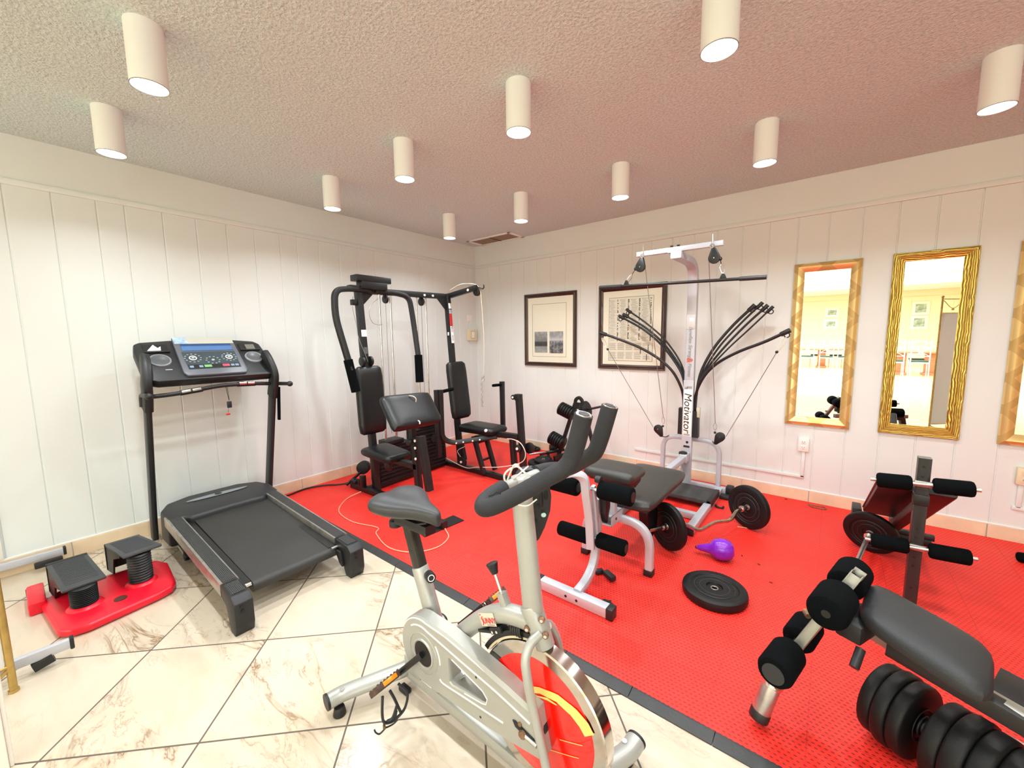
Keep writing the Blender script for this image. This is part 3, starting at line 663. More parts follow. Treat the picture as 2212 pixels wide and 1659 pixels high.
for k, u0 in enumerate((-0.146, -0.092, 0.100, 0.128)): cpoly('grey_key', [(u0, 0.087), (u0+0.022, 0.087), (u0+0.022, 0.108), (u0, 0.108)], 0.0237, 0.0250, mat('blue_grey_key', '#7d93a8', 0.4), kp)
mbk = MB(); mbr = MB()
for (cu_, cv_, rr, nb) in ((-0.108, 0.188, 0.046, 12), (0.112, 0.188, 0.044, 12), (0.005, 0.160, 0.040, 10)):
    for k in range(nb):
        a = 2*PI*k/nb; mbk.box(cp(cu_+rr*math.cos(a), cv_+rr*0.92*math.sin(a), 0.0232), (0.006, 0.011, 0.006), None, 0.002)
    if nb == 12: mbr.torus(cp(cu_, cv_, 0.0235), cn, 0.020, 0.0035, 24, 6)
    mbk.cyl(cp(cu_, cv_, 0.022), cp(cu_, cv_, 0.0265), 0.009, seg=16)
build('key_pattern', mbk, mat('pale_key', '#a9b1b5', 0.4), kp); build('ring_key', mbr, M_WHITE, kp)
for u0 in (-0.285, 0.285):
    ch = build('cup_holder', MB().lathe([(0.062, 0.0), (0.060, 0.010), (0.053, 0.014), (0.050, 0.010), (0.030, 0.002), (0.0, 0.0012)], cp(u0, 0.195, 0.0005), cn, 36), mat('cup_grey', '#84888c', 0.4), t)
    build('cup_well', MB().lathe([(0.050, 0.0105), (0.046, 0.0108), (0.030, 0.0030), (0.0, 0.0022)], cp(u0, 0.195, 0.0005), cn, 36), mat('cup_well_grey', '#55595c', 0.35), ch)
    tr = cpoly('tray', [(u0-0.062, 0.285), (u0+0.060, 0.285), (u0+0.066, 0.362), (u0-0.066, 0.362)], 0.0, 0.003, mat('tray_dark', '#0f1011', 0.5), t)
    cpoly('tray_lip', [(u0-0.066, 0.276), (u0+0.070, 0.276), (u0+0.070, 0.287), (u0-0.066, 0.287)], 0.0, 0.012, M_BLK2, tr, 0.002)
tag(cpoly('crumpled_paper', [(-0.335, 0.29), (-0.262, 0.29), (-0.256, 0.335), (-0.275, 0.318), (-0.295, 0.352)], 0.004, 0.013, M_WHITE, None, 0.002), 'crumpled white paper left in the treadmill console tray', 'paper')
tag(cpoly('card', [(0.262, 0.29), (0.325, 0.29), (0.325, 0.345), (0.262, 0.345)], 0.004, 0.008, mat('dull_card', '#6d6a62', 0.6), None), 'small grey card in the right tray of the treadmill console', 'card')
cpoly('logo_mark', [(-0.275, 0.102), (-0.238, 0.102), (-0.238, 0.108), (-0.275, 0.108)], 0.0, 0.0015, mat('pale_mark', '#b9bcbd', 0.5), cs)
hb = build('crossbar', MB().tube(smooth_path([(0.40, -3.55, 1.062), (0.425, -3.40, 1.072), (0.44, -3.17, 1.100), (0.43, -2.98, 1.097), (0.41, -2.81, 1.082)], 8), 0.0145, 14), M_BLK2, t)
for a_, b_ in (((0.425, -3.395, 1.072), (0.436, -3.27, 1.087)), ((0.434, -3.055, 1.100), (0.426, -2.935, 1.094))):
    gp = build('grip_sleeve', MB().tube([a_, b_], 0.018, 14), M_BLK, hb); d = (V(b_)-V(a_))
    for k in (0.08, 0.55): build('pulse_sensor', MB().tube([V(a_)+d*k+V((0.004, 0, 0.006)), V(a_)+d*(k+0.38)+V((0.004, 0, 0.006))], 0.0155, 14), M_CHR, gp)
key = build('safety_cord', MB().tube([(0.438, -3.135, 1.12), (0.445, -3.12, 0.99)], 0.0016, 6).tube([(0.438, -3.125, 1.12), (0.445, -3.118, 0.99)], 0.0016, 6), M_BLK, t)
build('safety_clip', MB().box((0.445, -3.12, 0.958), (0.012, 0.030, 0.048), None, 0.004).tube([(0.445, -3.128, 0.935), (0.445, -3.132, 0.90)], 0.001, 6), M_BLK2, key)
build('safety_key', MB().box((0.445, -3.133, 0.888), (0.012, 0.026, 0.014), None, 0.004), mat('red_plastic', '#c8141e', 0.4), key)
pc = smooth_path([(0.10, -2.76, 0.02), (0.09, -2.62, 0.02), (0.06, -2.45, 0.022), (0.12, -2.30, 0.022), (0.20, -2.22, 0.022), (0.25, -2.12, 0.022), (0.24, -2.06, 0.025)], 8)
tag(build('extension_cord', MB().tube(pc, 0.0075, 8), M_BLK2), 'black power cord lying along the foot of the left wall behind the treadmill', 'cord')

# ---------------------------------------------------------------- mini stepper
t = thing('mini_stepper', 'small red twist stepper with two black ribbed foot pedals on the tiles', 'stepper', (0.86, -3.86, 0))
M_SRED = mat('glossy_red_plastic', '#e0122c', 0.35)
pl = [(0.66, -4.125), (1.05, -4.085), (1.10, -4.045), (1.115, -3.98), (1.07, -3.70), (1.045, -3.645), (0.99, -3.62), (0.70, -3.60), (0.60, -3.64), (0.585, -4.06)]
build('base', MB().prism(pl, (0, 0, 0), (1, 0, 0), (0, 1, 0), 0.004, 0.046, 0.014, 3).bx(0.43, 0.70, -4.165, -4.10, 0.0, 0.066, 0.010), M_SRED, t)
build('tube_end', MB().cyl((0.445, -4.165, 0.033), (0.445, -4.168, 0.033), 0.02, seg=18), M_RUST, t)
build('adjuster_disc', MB().cyl((0.965, -3.850, 0.045), (0.965, -3.850, 0.050), 0.027, seg=24), mat('brown_disc', '#4a2a1c', 0.5, var=0.3, vscale=60), t)
for (cx, cy, ztop) in ((0.885, -3.975, 0.158), (0.845, -3.745, 0.222)):
    prof = [(0, 0.040)]; k = 12; r = 0.054
    for i in range(k):
        z0 = 0.042+(ztop-0.042)*i/k; z1 = 0.042+(ztop-0.042)*(i+1)/k; prof += [(r-0.007, z0), (r, (z0+z1)/2), (r-0.007, z1)]
    prof += [(0, ztop)]
    build('bellows', MB().lathe(prof, (cx, cy, 0), (0, 0, 1), 32), M_BLK2, t)
    build('boot_flange', MB().lathe([(0, 0.044), (0.074, 0.044), (0.066, 0.052), (0.056, 0.058), (0, 0.058)], (cx, cy, 0), (0, 0, 1), 30), M_SRED, t)
def pedal_pad(bl, br, fr, fl, th=0.016):
    M_PP = mat('ribbed_pedal', '#3a3d40', 0.5, bump=0.2, bscale=200)
    bl, br, fr, fl = map(V, (bl, br, fr, fl)); N = (fr-bl).cross(br-fl).normalized(); N = N if N.z > 0 else -N
    b = bmesh.new(); hi = [b.verts.new(p) for p in (bl, br, fr, fl)]; lo = [b.verts.new(p-N*th) for p in (bl, br, fr, fl)]
    b.faces.new(hi); b.faces.new(lo)
    for i in range(4): b.faces.new((lo[i], lo[(i+1) % 4], hi[(i+1) % 4], hi[i]))
    bmesh.ops.recalc_face_normals(b, faces=b.faces); bmesh.ops.bevel(b, geom=list(b.edges), offset=0.007, segments=2, profile=0.5, affect='EDGES')
    mb = MB(); mb.merge(b)
    p = build('pedal', mb, M_PP, t)
    mb = MB()
    for k in range(18):
        u = 0.1+0.045*k; a = lerp(bl, fl, u); c = lerp(br, fr, u); mb.rtube([a.lerp(c, 0.12)+N*0.0006, a.lerp(c, 0.88)+N*0.0006], 0.006, 0.003, N.cross(c-a), 0.001)
    build('tread_ribs', mb, M_PP, p)
    # rear wall and side webs down to the base
    mb = MB().prism([(0, 0), (0.0, -(bl.z-0.045)), (0.012, -(bl.z-0.045)), (0.022, 0)], bl, (1, 0, 0), (0, 0, 1), 0, -(br.y-bl.y))
    s1 = fl.lerp(bl, 0.0)
    mb.prism([(0, 0), (0, -(bl.z-0.046)), (0.13, -(bl.z-0.05)), (0.17, -0.055), ((fl-bl).length*0.78, -0.02), ((fl-bl).length*0.78, 0)], bl-V((0, -0.002, 0.008)), (fl-bl), (0, 0, 1), 0, -0.008)
    build('pedal_arm', mb, M_BLK, p)
pedal_pad((0.545, -4.085, 0.202), (0.545, -3.925, 0.202), (0.905, -3.885, 0.172), (0.915, -4.050, 0.172))
pedal_pad((0.505, -3.850, 0.205), (0.505, -3.690, 0.205), (0.885, -3.645, 0.246), (0.900, -3.815, 0.246))
# ---------------------------------------------------------------- two station home gym
t = thing('multi_gym', 'large black two-station cable weight machine in the room corner', 'exercise machine', (0.75, -1.6, 0.013))
GY = 'gym'
def rt_(name, path, w, h, side, m=M_BLK, par=None, bev=0.004): return build(name, MB().rtube(path, w, h, side, bev), m, par or t)
Z0 = 0.013
rt_('base_rail', [(0.36, -2.15, Z0+0.025), (1.30, -2.12, Z0+0.025)], 0.055, 0.05, (0, 1, 0))
rt_('base_rail', [(0.60, -2.15, Z0+0.025), (0.56, -1.13, Z0+0.025)], 0.055, 0.05, (1, 0, 0))
rt_('base_rail', [(0.42, -1.135, Z0+0.025), (1.56, -1.15, Z0+0.025)], 0.055, 0.05, (0, 1, 0))
build('levelling_foot', MB().cyl((0.40, -2.15, Z0+0.05), (0.40, -2.15, Z0+0.085), 0.034, seg=22, bev=0.005).cyl((0.40, -2.15, Z0+0.085), (0.40, -2.15, Z0+0.095), 0.008, seg=10), M_BLK, t)
pA0, pA1 = V((0.665, -2.085, Z0)), V((0.525, -2.085, 1.87)); pB0, pB1 = V((0.785, -1.12, Z0)), V((0.64, -1.12, 1.88))
pa = rt_('mast', [pA0, pA1], 0.052, 0.064, (0, 1, 0)); pb = rt_('mast', [pB0, pB1], 0.048, 0.06, (0, 1, 0))
def onA(z): return pA0.lerp(pA1, (z-Z0)/(1.87-Z0))
def onB(z): return pB0.lerp(pB1, (z-Z0)/(1.88-Z0))
fx = 0.033
def face_box(name, z0, z1, on, hw, m, par, off=fx, th=0.0008, sh=0):
    a, b = on(z0), on(z1); s = V((0, 1, 0)); d = V((1, 0, 0.075)).normalized()*(off)
    return build(name, MB().rtube([a+d+s*sh, b+d+s*sh], hw*2, th, (0, 1, 0), 0.0002), m, par)
face_box('tape', 1.445, 1.505, onA, 0.026, M_STICK, pa); face_box('caution_label', 1.29, 1.35, onA, 0.017, mat('grey_label', '#56595a', 0.5, var=0.5, vscale=90), pa)
face_box('white_decal', 1.735, 1.79, onB, 0.020, M_STICK, pb); face_box('figure_decal', 1.68, 1.725, onB, 0.019, mat('grey_decal', '#9aa0a3', 0.5, var=0.5, vscale=80), pb)
face_box('red_decal', 1.55, 1.675, onB, 0.019, mat('red_decal', '#e2201c', 0.45), pb); face_box('white_band', 1.37, 1.55, onB, 0.019, M_STICK, pb)
dn = (onB(1.3)-onB(1.6)).normalized(); dface = V((1, 0, 0.075)).normalized()*(fx+0.0012)
text('decal_lettering', 'WEIDER', 0.030, onB(1.613)+dface, dn, V((0, 1, 0)), M_INK, pb)
text('decal_lettering', 'PRO', 0.036, onB(1.522)+dface, dn, V((0, 1, 0)), M_BLK, pb)
text('decal_lettering', '9940', 0.032, onB(1.425)+dface, dn, V((0, 1, 0)), mat('grey_lettering', '#8d9092', 0.5), pb)
build('white_clip', MB().box(onB(1.47)+V((0, -0.026, 0)), (0.02, 0.006, 0.035), None, 0.002), M_STICK, pb)
tb = rt_('top_beam', [(0.515, -2.06, 1.862), (0.615, -1.09, 1.868)], 0.05, 0.055, (1, 0, 0))
for yy in (-1.70, -1.40, -1.30, -1.12):
    xx = 0.515+0.1*(yy+2.06)/0.97; build('bolt', MB().cyl((xx+0.024, yy, 1.862), (xx+0.034, yy, 1.862), 0.011, seg=12), M_WHITE, tb)
la = rt_('lat_arm', [(0.60, -1.11, 1.865), (0.70, -1.11, 1.875), (1.08, -1.11, 1.925)], 0.045, 0.05, (0, 1, 0))
build('bolt', MB().cyl((0.97, -1.135, 1.905), (0.97, -1.142, 1.905), 0.013, seg=12), M_WHITE, la)
build('arm_pulley', MB().cyl((1.07, -1.125, 1.885), (1.07, -1.095, 1.885), 0.045, seg=24, bev=0.006), M_BLK, la)
build('tip_hook', MB().tube(smooth_path([(1.08, -1.11, 1.93), (1.12, -1.11, 1.915), (1.15, -1.11, 1.905), (1.165, -1.11, 1.925), (1.16, -1.11, 1.945)], 5), 0.006, 8), M_BLK, la)
for on, y0 in ((onB, -1.12), (onA, -2.085)):
    p = on(1.84); build('gusset', MB().prism([(0, 0), (0.13*(1 if y0 < -2 else -1), 0), (0, -0.13)], p+V((0.0, 0.02*(1 if y0 < -2 else -1), 0)), (0, 1, 0), (0, 0, 1), -0.004, 0.004), M_BLK, t)
build('bracket', MB().box(onA(1.75)+V((0, -0.05, 0)), (0.04, 0.055, 0.05), None, 0.004), M_BLK, pa)
# butterfly head and arms
hdb = build('press_head', MB().box((0.54, -1.955, 1.965), (0.11, 0.355, 0.055), None, 0.005).box((0.55, -1.955, 1.905), (0.10, 0.26, 0.065), None, 0.004).box((0.545, -2.14, 1.875), (0.07, 0.09, 0.045), None, 0.004), M_BLK, t)
armL = [(0.55, -1.98, 1.868), (0.56, -2.20, 1.862), (0.60, -2.345, 1.835), (0.62, -2.365, 1.62), (0.685, -2.305, 1.24), (0.70, -2.290, 1.16)]
armR = [(0.55, -1.93, 1.868), (0.56, -1.72, 1.862), (0.59, -1.575, 1.835), (0.61, -1.555, 1.62), (0.685, -1.565, 1.24), (0.70, -1.572, 1.16)]
for pth, a, b in ((armL, (0.682, -2.307, 1.252), (0.712, -2.268, 0.975)), (armR, (0.682, -1.563, 1.262), (0.715, -1.585, 0.995))):
    ar = build('butterfly_arm', MB().rtube(fillet(pth, 0.13, 8), 0.048, 0.048, None, 0.014), M_BLK, t)
    build('foam_pad', MB().rtube([a, b], 0.062, 0.062, None, 0.012), M_FOAM, ar)
# guide rods
for yy in (-1.885, -1.765, -1.455, -1.335):
    build('guide_rod', MB().tube([(0.545, yy, 1.84), (0.545, yy, 0.07)], 0.0105, 12), M_CHR, t)
for yy in (-1.82, -1.395):
    build('stack_cable', MB().tube([(0.55, yy, 1.80), (0.55, yy, 0.5)], 0.0025, 6), M_CABLE, t)
    build('guide_pulley', MB().cyl((0.55, yy-0.012, 1.80), (0.55, yy+0.012, 1.80), 0.042, seg=22, bev=0.005).box((0.55, yy, 1.83), (0.03, 0.035, 0.05), None, 0.004), M_BLK, t)
# weight stacks
for yc, zt_, n in ((-1.825, 0.405, 9), (-1.395, 0.500, 11)):
    h = (zt_-0.065)/n
    for k in range(n):
        z = 0.065+k*h
        build('stack_plate', MB().prism([(-0.09, 0.0), (-0.083, 0.006), (-0.083, h-0.010), (-0.09, h-0.004), (0.09, h-0.004), (0.083, h-0.010), (0.083, 0.006), (0.09, 0.0)], (0.545, yc-0.19, z), (1, 0, 0), (0, 0, 1), 0, -0.38, 0.003, 1), M_PLATE, t)
    build('stack_cap', MB().box((0.545, yc, zt_+0.022), (0.14, 0.20, 0.04), None, 0.004), M_BLK, t)
build('stack_badge', MB().cyl((0.636, -1.36, 0.37), (0.641, -1.36, 0.37), 0.045, seg=24), M_BLK2, t)
# station A: back pad, seat, preacher pad, leg lever
build('back_pad', MB().pad([(0.700, -2.225, 0.575), (0.700, -1.960, 0.575), (0.632, -1.945, 1.185), (0.632, -2.205, 1.185)], 0.055, 0.012, rad=-0.5), M_VINYL, t)
st = build('seat_pad', MB().pad([(1.075, -2.225, 0.440), (1.075, -1.975, 0.440), (0.66, -1.960, 0.462), (0.66, -2.240, 0.462)], 0.055, 0.012, rad=-0.4), M_VINYL, t)
rt_('seat_beam', [(0.64, -2.085, 0.375), (1.28, -2.085, 0.375)], 0.05, 0.05, (0, 1, 0))
fs = rt_('front_support', [(1.30, -2.085, Z0), (1.24, -2.085, 0.62)], 0.05, 0.05, (0, 1, 0))
lv = rt_('leg_lever', [(1.335, -2.085, 0.64), (1.415, -2.085, 0.20)], 0.055, 0.05, (0, 1, 0))
for z in (0.60, 0.54, 0.45): build('bolt', MB().cyl((1.29-0.1*(0.6-z)*0, -2.112, z), (1.29, -2.118, z), 0.011, seg=12), M_WHITE, fs)
build('adjust_knob', MB().cyl((1.235, -2.125, 0.585), (1.235, -2.145, 0.585), 0.028, seg=18, bev=0.004), M_BLK2, fs)
rt_('preacher_post', [(1.225, -2.085, 0.55), (1.225, -2.085, 0.85)], 0.045, 0.045, (0, 1, 0))
build('preacher_pad', MB().pad([(1.365, -2.350, 0.748), (1.365, -1.865, 0.742), (1.135, -1.815, 0.965), (1.135, -2.315, 0.985)], 0.055, 0.016, rad=-0.8), M_VINYL, t)
mb = MB().tube(smooth_path([(1.18, -2.07, 0.955), (1.21, -2.05, 0.95), (1.23, -2.04, 0.93), (1.225, -2.04, 0.90)], 4), 0.004, 6).tube(smooth_path([(1.345, -2.12, 0.775), (1.36, -2.115, 0.768), (1.375, -2.125, 0.752)], 4), 0.005, 6)
build('exposed_piping', mb, M_CABLEB, t)
for (p, r) in (((0.60, -2.125, 1.225), 0.045), ((0.60, -2.045, 1.225), 0.045)): build('mast_pulley', MB().cyl((p[0], p[1]-0.012, p[2]), (p[0], p[1]+0.012, p[2]), r, seg=22, bev=0.005), M_BLK, t)
build('front_pulley', MB().cyl((0.86, -2.10, 0.30), (0.86, -2.07, 0.30), 0.045, seg=22, bev=0.005), M_BLK, t)
# foot block on the front of the base
mb = MB().box((0.50, -2.15, Z0+0.085), (0.03, 0.05, 0.06), None, 0.005).box((0.575, -2.17, Z0+0.11), (0.045, 0.045, 0.11), None, 0.005)
build('base_bracket', mb, M_BLK, t)
build('leaning_roller', MB().cyl((0.30, -1.98, 0.16), (0.36, -2.04, 0.17), 0.062, seg=26, bev=0.008), M_PLATE, t)
build('roller_strut', MB().rtube([(0.35, -2.02, 0.15), (0.33, -2.20, 0.04)], 0.022, 0.022, None), M_BLK, t)
# slack cables
build('frayed_cable', MB().tube(smooth_path([(0.53, -2.14, 1.80), (0.55, -2.16, 1.70), (0.545, -2.13, 1.55), (0.58, -2.14, 1.45), (0.62, -2.08, 1.22)], 6), 0.0022, 6), M_CABLE, t)
build('frayed_cable', MB().tube(smooth_path([(0.56, -1.90, 1.80), (0.57, -1.98, 1.74), (0.58, -2.02, 1.66), (0.575, -1.99, 1.58), (0.57, -1.93, 1.555), (0.57, -1.88, 1.56)], 6), 0.0022, 6), M_CABLE, t)
# station B
build('back_pad', MB().pad([(0.862, -1.262, 0.575), (0.862, -1.005, 0.575), (0.762, -0.985, 1.178), (0.762, -1.242, 1.178)], 0.055, 0.012, rad=-0.5), M_VINYL, t)
build('seat_pad', MB().pad([(1.34, -1.235, 0.522), (1.34, -0.965, 0.522), (0.86, -0.965, 0.522), (0.86, -1.235, 0.522)], 0.05, 0.014, rad=-0.3), M_VINYL, t)
build('torn_stuffing', MB().ball((1.26, -1.225, 0.510), 0.018, 1.2, 0.8, 1).ball((1.27, -1.222, 0.492), 0.012), M_STICK, t)
rt_('seat_beam', [(0.75, -1.11, 0.445), (1.58, -1.11, 0.470)], 0.05, 0.055, (0, 1, 0))
fb = rt_('front_support', [(1.535, -1.11, Z0), (1.50, -1.11, 0.45)], 0.05, 0.05, (0, 1, 0))
lb = rt_('leg_lever', [(1.64, -1.11, 0.10), (1.585, -1.11, 0.855)], 0.05, 0.055, (0, 1, 0))
build('lever_cap', MB().box((1.58, -1.11, 0.858), (0.062, 0.056, 0.06), None, 0.006).cyl((1.53, -1.135, 0.855), (1.53, -1.085, 0.855), 0.024, seg=16), M_BLK, lb)
build('bolt', MB().cyl((1.53, -1.136, 0.855), (1.53, -1.142, 0.855), 0.010, seg=12), M_WHITE, lb)
build('lever_pulley', MB().cyl((1.60, -1.145, 0.37), (1.60, -1.165, 0.37), 0.036, seg=24, bev=0.005), M_BLK2, lb); build('bolt', MB().cyl((1.60, -1.165, 0.37), (1.60, -1.172, 0.37), 0.013, seg=12), M_WHITE, lb)
build('lever_pulley', MB().cyl((1.66, -1.06, 0.36), (1.66, -1.03, 0.36), 0.055, seg=24, bev=0.006), M_BLK, lb)
build('ankle_roller_bar', MB().cyl((1.50, -1.20, 0.05), (1.58, -0.98, 0.07), 0.022, seg=18, bev=0.004), M_BLK, lb)
# chest press arms, one each side of the seat
pr = build('press_arm', MB().rtube(fillet([(0.985, -1.56, 0.935), (0.985, -1.56, 0.46), (1.03, -1.46, 0.40), (1.30, -1.11, 0.435)], 0.10, 8), 0.045, 0.045, None, 0.008), M_BLK, t)
build('press_grip', MB().cyl((0.985, -1.545, 0.915), (0.985, -1.395, 0.925), 0.017, seg=16, bev=0.004), M_FOAM, pr)
build('link_post', MB().rtube([(0.965, -1.585, 0.935), (0.965, -1.585, 0.28)], 0.045, 0.045, (0, 1, 0)), M_BLK, pr)
pr = build('press_arm', MB().rtube([(0.985, -0.64, 0.93), (0.99, -0.64, 0.42), (1.20, -0.95, 0.40)], 0.048, 0.048, None, 0.008), M_BLK, t)
build('press_grip', MB().cyl((0.985, -0.66, 0.895), (0.985, -0.80, 0.90), 0.016, seg=16, bev=0.004), M_FOAM, pr)
for k, (x, y, z) in enumerate(((1.06, -1.43, 0.405), (1.10, -1.375, 0.41), (1.155, -1.30, 0.415), (1.20, -1.245, 0.422))): build('bolt', MB().cyl((x+0.012, y-0.022, z), (x+0.016, y-0.028, z), 0.008, seg=10), M_WHITE, pr)
rt_('rear_post', [(0.495, -1.11, Z0), (0.47, -1.11, 0.42)], 0.05, 0.05, (0, 1, 0))
for yy in (-1.19, -1.02):
    rt_('brace', [(1.19, yy, Z0+0.03), (1.055, yy, 0.42)], 0.04, 0.042, (0, 1, 0))
rt_('brace_rung', [(1.135, -1.19, 0.17), (1.135, -1.02, 0.17)], 0.02, 0.02, (1, 0, 0))
build('pivot_block', MB().box((1.06, -1.105, 0.375), (0.08, 0.13, 0.07), None, 0.006), M_BLK, t)
build('cam_wheel', MB().cyl((0.84, -1.17, 0.10), (0.84, -1.14, 0.10), 0.058, seg=26, bev=0.006), M_BLK, t); build('bolt', MB().cyl((0.84, -1.17, 0.10), (0.84, -1.178, 0.10), 0.013, seg=12), M_WHITE, t)
build('cam_arm', MB().rtube([(0.86, -1.14, 0.12), (0.80, -1.13, 0.33)], 0.03, 0.07, (0, 1, 0), 0.01), M_BLK, t)
build('lever_cable', MB().tube(smooth_path([(1.47, -1.155, 0.445), (1.56, -1.17, 0.455), (1.66, -1.18, 0.43), (1.71, -1.18, 0.34), (1.66, -1.19, 0.25), (1.42, -1.20, 0.165), (1.10, -1.20, 0.10), (0.92, -1.19, 0.06), (0.60, -1.17, 0.10)], 8), 0.0045, 8), M_CABLEB, t)
build('low_cable', MB().tube(smooth_path([(0.84, -1.18, 0.16), (0.80, -1.18, 0.22), (0.90, -1.17, 0.28)], 6), 0.003, 6), M_CABLEB, t)
cab = smooth_path([(0.68, -1.11, 1.93), (0.85, -1.11, 1.975), (1.05, -1.11, 1.955), (1.11, -1.11, 1.90), (1.125, -1.11, 1.80), (1.14, -1.11, 1.60), (1.15, -1.11, 1.40), (1.14, -1.11, 1.10), (1.125, -1.11, 1.03)], 6)
build('lat_cable', MB().tube(cab, 0.0042, 8), M_CABLEB, t)
mb = MB().torus((1.13, -1.11, 1.005), (0, 1, 0), 0.018, 0.003, 16, 6)
for k in range(3): mb.tube([(1.13, -1.11, 1.02), (1.13+0.02*math.cos(k*2), -1.11+0.02*math.sin(k*2), 1.04-0.01*k)], 0.003, 6)
build('snap_hook', mb, M_STEEL, t)
mb = MB()
for k in range(10):
    z = 0.965-k*0.026; mb.torus((1.11, -1.11, z), (0, 1, 0) if k % 2 else (1, 0, 0), 0.010, 0.0028, 12, 6)
build('chain', mb, M_STEEL, t)

# low row foot plate and loose cable lying on the mat
t = thing('foot_plate', 'black square-tube foot plate lying on the red mat behind the bike saddle', 'foot plate', (1.66, -2.18, 0.013))
build('plate', MB().prism([(1.585, -2.36), (1.70, -2.375), (1.735, -2.02), (1.605, -2.01)], (0, 0, 0), (1, 0, 0), (0, 1, 0), 0.013, 0.021, 0.001, 1), M_BLK, t)
build('tube', MB().rtube([(1.55, -2.22, 0.047), (1.72, -2.20, 0.047)], 0.05, 0.05, (0, 1, 0)), M_BLK, t)
build('tube', MB().rtube([(1.60, -2.36, 0.040), (1.59, -2.20, 0.040)], 0.03, 0.03, (1, 0, 0)), M_BLK, t)
tag(build('loose_cable', MB().tube(smooth_path([(0.62, -2.22, 0.05), (0.60, -2.35, 0.018), (0.78, -2.52, 0.017), (1.05, -2.56, 0.017), (1.30, -2.50, 0.018), (1.38, -2.56, 0.018), (1.62, -2.62, 0.018), (1.80, -2.56, 0.018), (1.88, -2.42, 0.018), (1.84, -2.28, 0.018), (1.74, -2.22, 0.03)], 10), 0.0038, 8), mat('peach_cable', '#e2a58c', 0.5)), 'thin pale pulley cable looping over the red mat in front of the weight machine', 'cable')
# ---------------------------------------------------------------- silver power-rod gym with bench
X = 2.915
t = thing('power_rod_gym', 'silver home gym with black flexible rods and leather bench, before the framed document', 'exercise machine', (X, -1.2, 0.013))
def rt_(name, path, w, h, side, m=M_SIL, par=None, bev=0.005): return build(name, MB().rtube(path, w, h, side, bev), m, par or t)
Z0 = 0.013
# base frame and platform
for sx_ in (-1, 1):
    xr = X+sx_*0.262
    r = rt_('base_rail', [(xr, -1.225, Z0+0.030), (xr, -0.24, Z0+0.030)], 0.055, 0.055, (1, 0, 0))
    build('rail_cap', MB().bx(xr-0.029, xr+0.029, -1.232, -1.205, Z0, Z0+0.059, 0.004), M_BLK2, r)
rt_('rear_crossbar', [(X-0.34, -0.245, Z0+0.032), (X+0.33, -0.245, Z0+0.032)], 0.05, 0.06, (0, 1, 0))
build('rubber_foot', MB().bx(X+0.315, X+0.375, -0.285, -0.205, Z0, Z0+0.085, 0.012).bx(X+0.29, X+0.38, -0.39, -0.30, Z0, Z0+0.03, 0.01), M_BLK2, t)
build('rubber_foot', MB().bx(X-0.385, X-0.33, -0.285, -0.205, Z0, Z0+0.085, 0.012), M_BLK2, t)
rt_('front_crossbar', [(X-0.26, -0.935, Z0+0.030), (X+0.235, -0.935, Z0+0.030)], 0.05, 0.05, (0, 1, 0))
build('platform', MB().bx(X-0.29, X+0.285, -0.70, -0.385, Z0+0.045, Z0+0.078, 0.003), mat('worn_black_board', '#3a3a39', 0.7, bump=0.2, bscale=60, var=0.25, vscale=14), t)
build('platform_edge', MB().bx(X+0.255, X+0.29, -0.70, -0.385, Z0+0.02, Z0+0.08, 0.003), M_BLK2, t)
# tower
neck = [(X, -0.345, Z0+0.05), (X, -0.345, 1.93), (X, -0.345, 2.02), (X, -0.43, 2.060), (X, -0.80, 2.060)]
tw = rt_('tower_post', fillet([(X, -0.345, Z0+0.05), (X, -0.345, 2.035), (X, -0.86, 2.035)], 0.17, 10), 0.080, 0.055, (1, 0, 0), bev=0.008)
cb = rt_('top_crossbar', [(X-0.318, -0.82, 2.080), (X+0.318, -0.82, 2.080)], 0.034, 0.038, (0, 1, 0))
build('mount_plate', MB().bx(X-0.065, X+0.04, -0.85, -0.76, 2.055, 2.061, 0.001), M_SIL, cb)
for dx in (-0.045, 0.005):
    build('bolt', MB().cyl((X+dx, -0.82, 2.10), (X+dx, -0.82, 2.112), 0.011, seg=12), M_BLK, cb); build('bolt', MB().cyl((X+dx, -0.82, 2.05), (X+dx, -0.82, 2.040), 0.010, seg=12), M_RUST, cb)
fy = -0.3745
build('price_sticker', MB().bx(X-0.012, X+0.022, fy-0.001, fy, 1.545, 1.572, 0.0003), M_STICK, tw)
build('clear_tape', MB().bx(X-0.036, X+0.036, fy-0.0008, fy, 1.475, 1.60, 0.0002), mat('dull_tape', '#c6c6c4', 0.3), tw)
text('post_lettering', 'Bowflex Strength', 0.044, (X+0.002, fy-0.001, 1.345), (0, 0, -1), (1, 0, 0), mat('grey_lettering', '#8d9092', 0.5), tw, shear=0.25)
text('post_lettering', '&', 0.072, (X+0.0, fy-0.0012, 1.205), (0, 0, -1), (1, 0, 0), mat('red_lettering', '#d4452f', 0.5), tw)
text('post_lettering', 'Fitness', 0.044, (X+0.002, fy-0.001, 1.120), (0, 0, -1), (1, 0, 0), mat('grey_lettering', '#8d9092', 0.5), tw, shear=0.25)
build('model_plate', MB().bx(X-0.034, X+0.034, fy-0.0009, fy, 0.525, 0.945, 0.0002), M_STICK, tw)
text('post_lettering', 'Motivator', 0.088, (X-0.002, fy-0.0022, 0.735), (0, 0, -1), (1, 0, 0), M_BLK, tw, squeeze=1.02, shear=0.2)
build('lower_sleeve', MB().bx(X-0.042, X+0.042, fy-0.0006, fy+0.002, Z0+0.06, 1.028, 0.0005), M_SIL, tw)
build('emblem', MB().bx(X-0.012, X+0.030, fy-0.0015, fy, 0.955, 0.975, 0.0004).bx(X-0.030, X-0.006, fy-0.0015, fy, 0.948, 0.966, 0.0004), mat('worn_print', '#9a9a96', 0.6), tw)
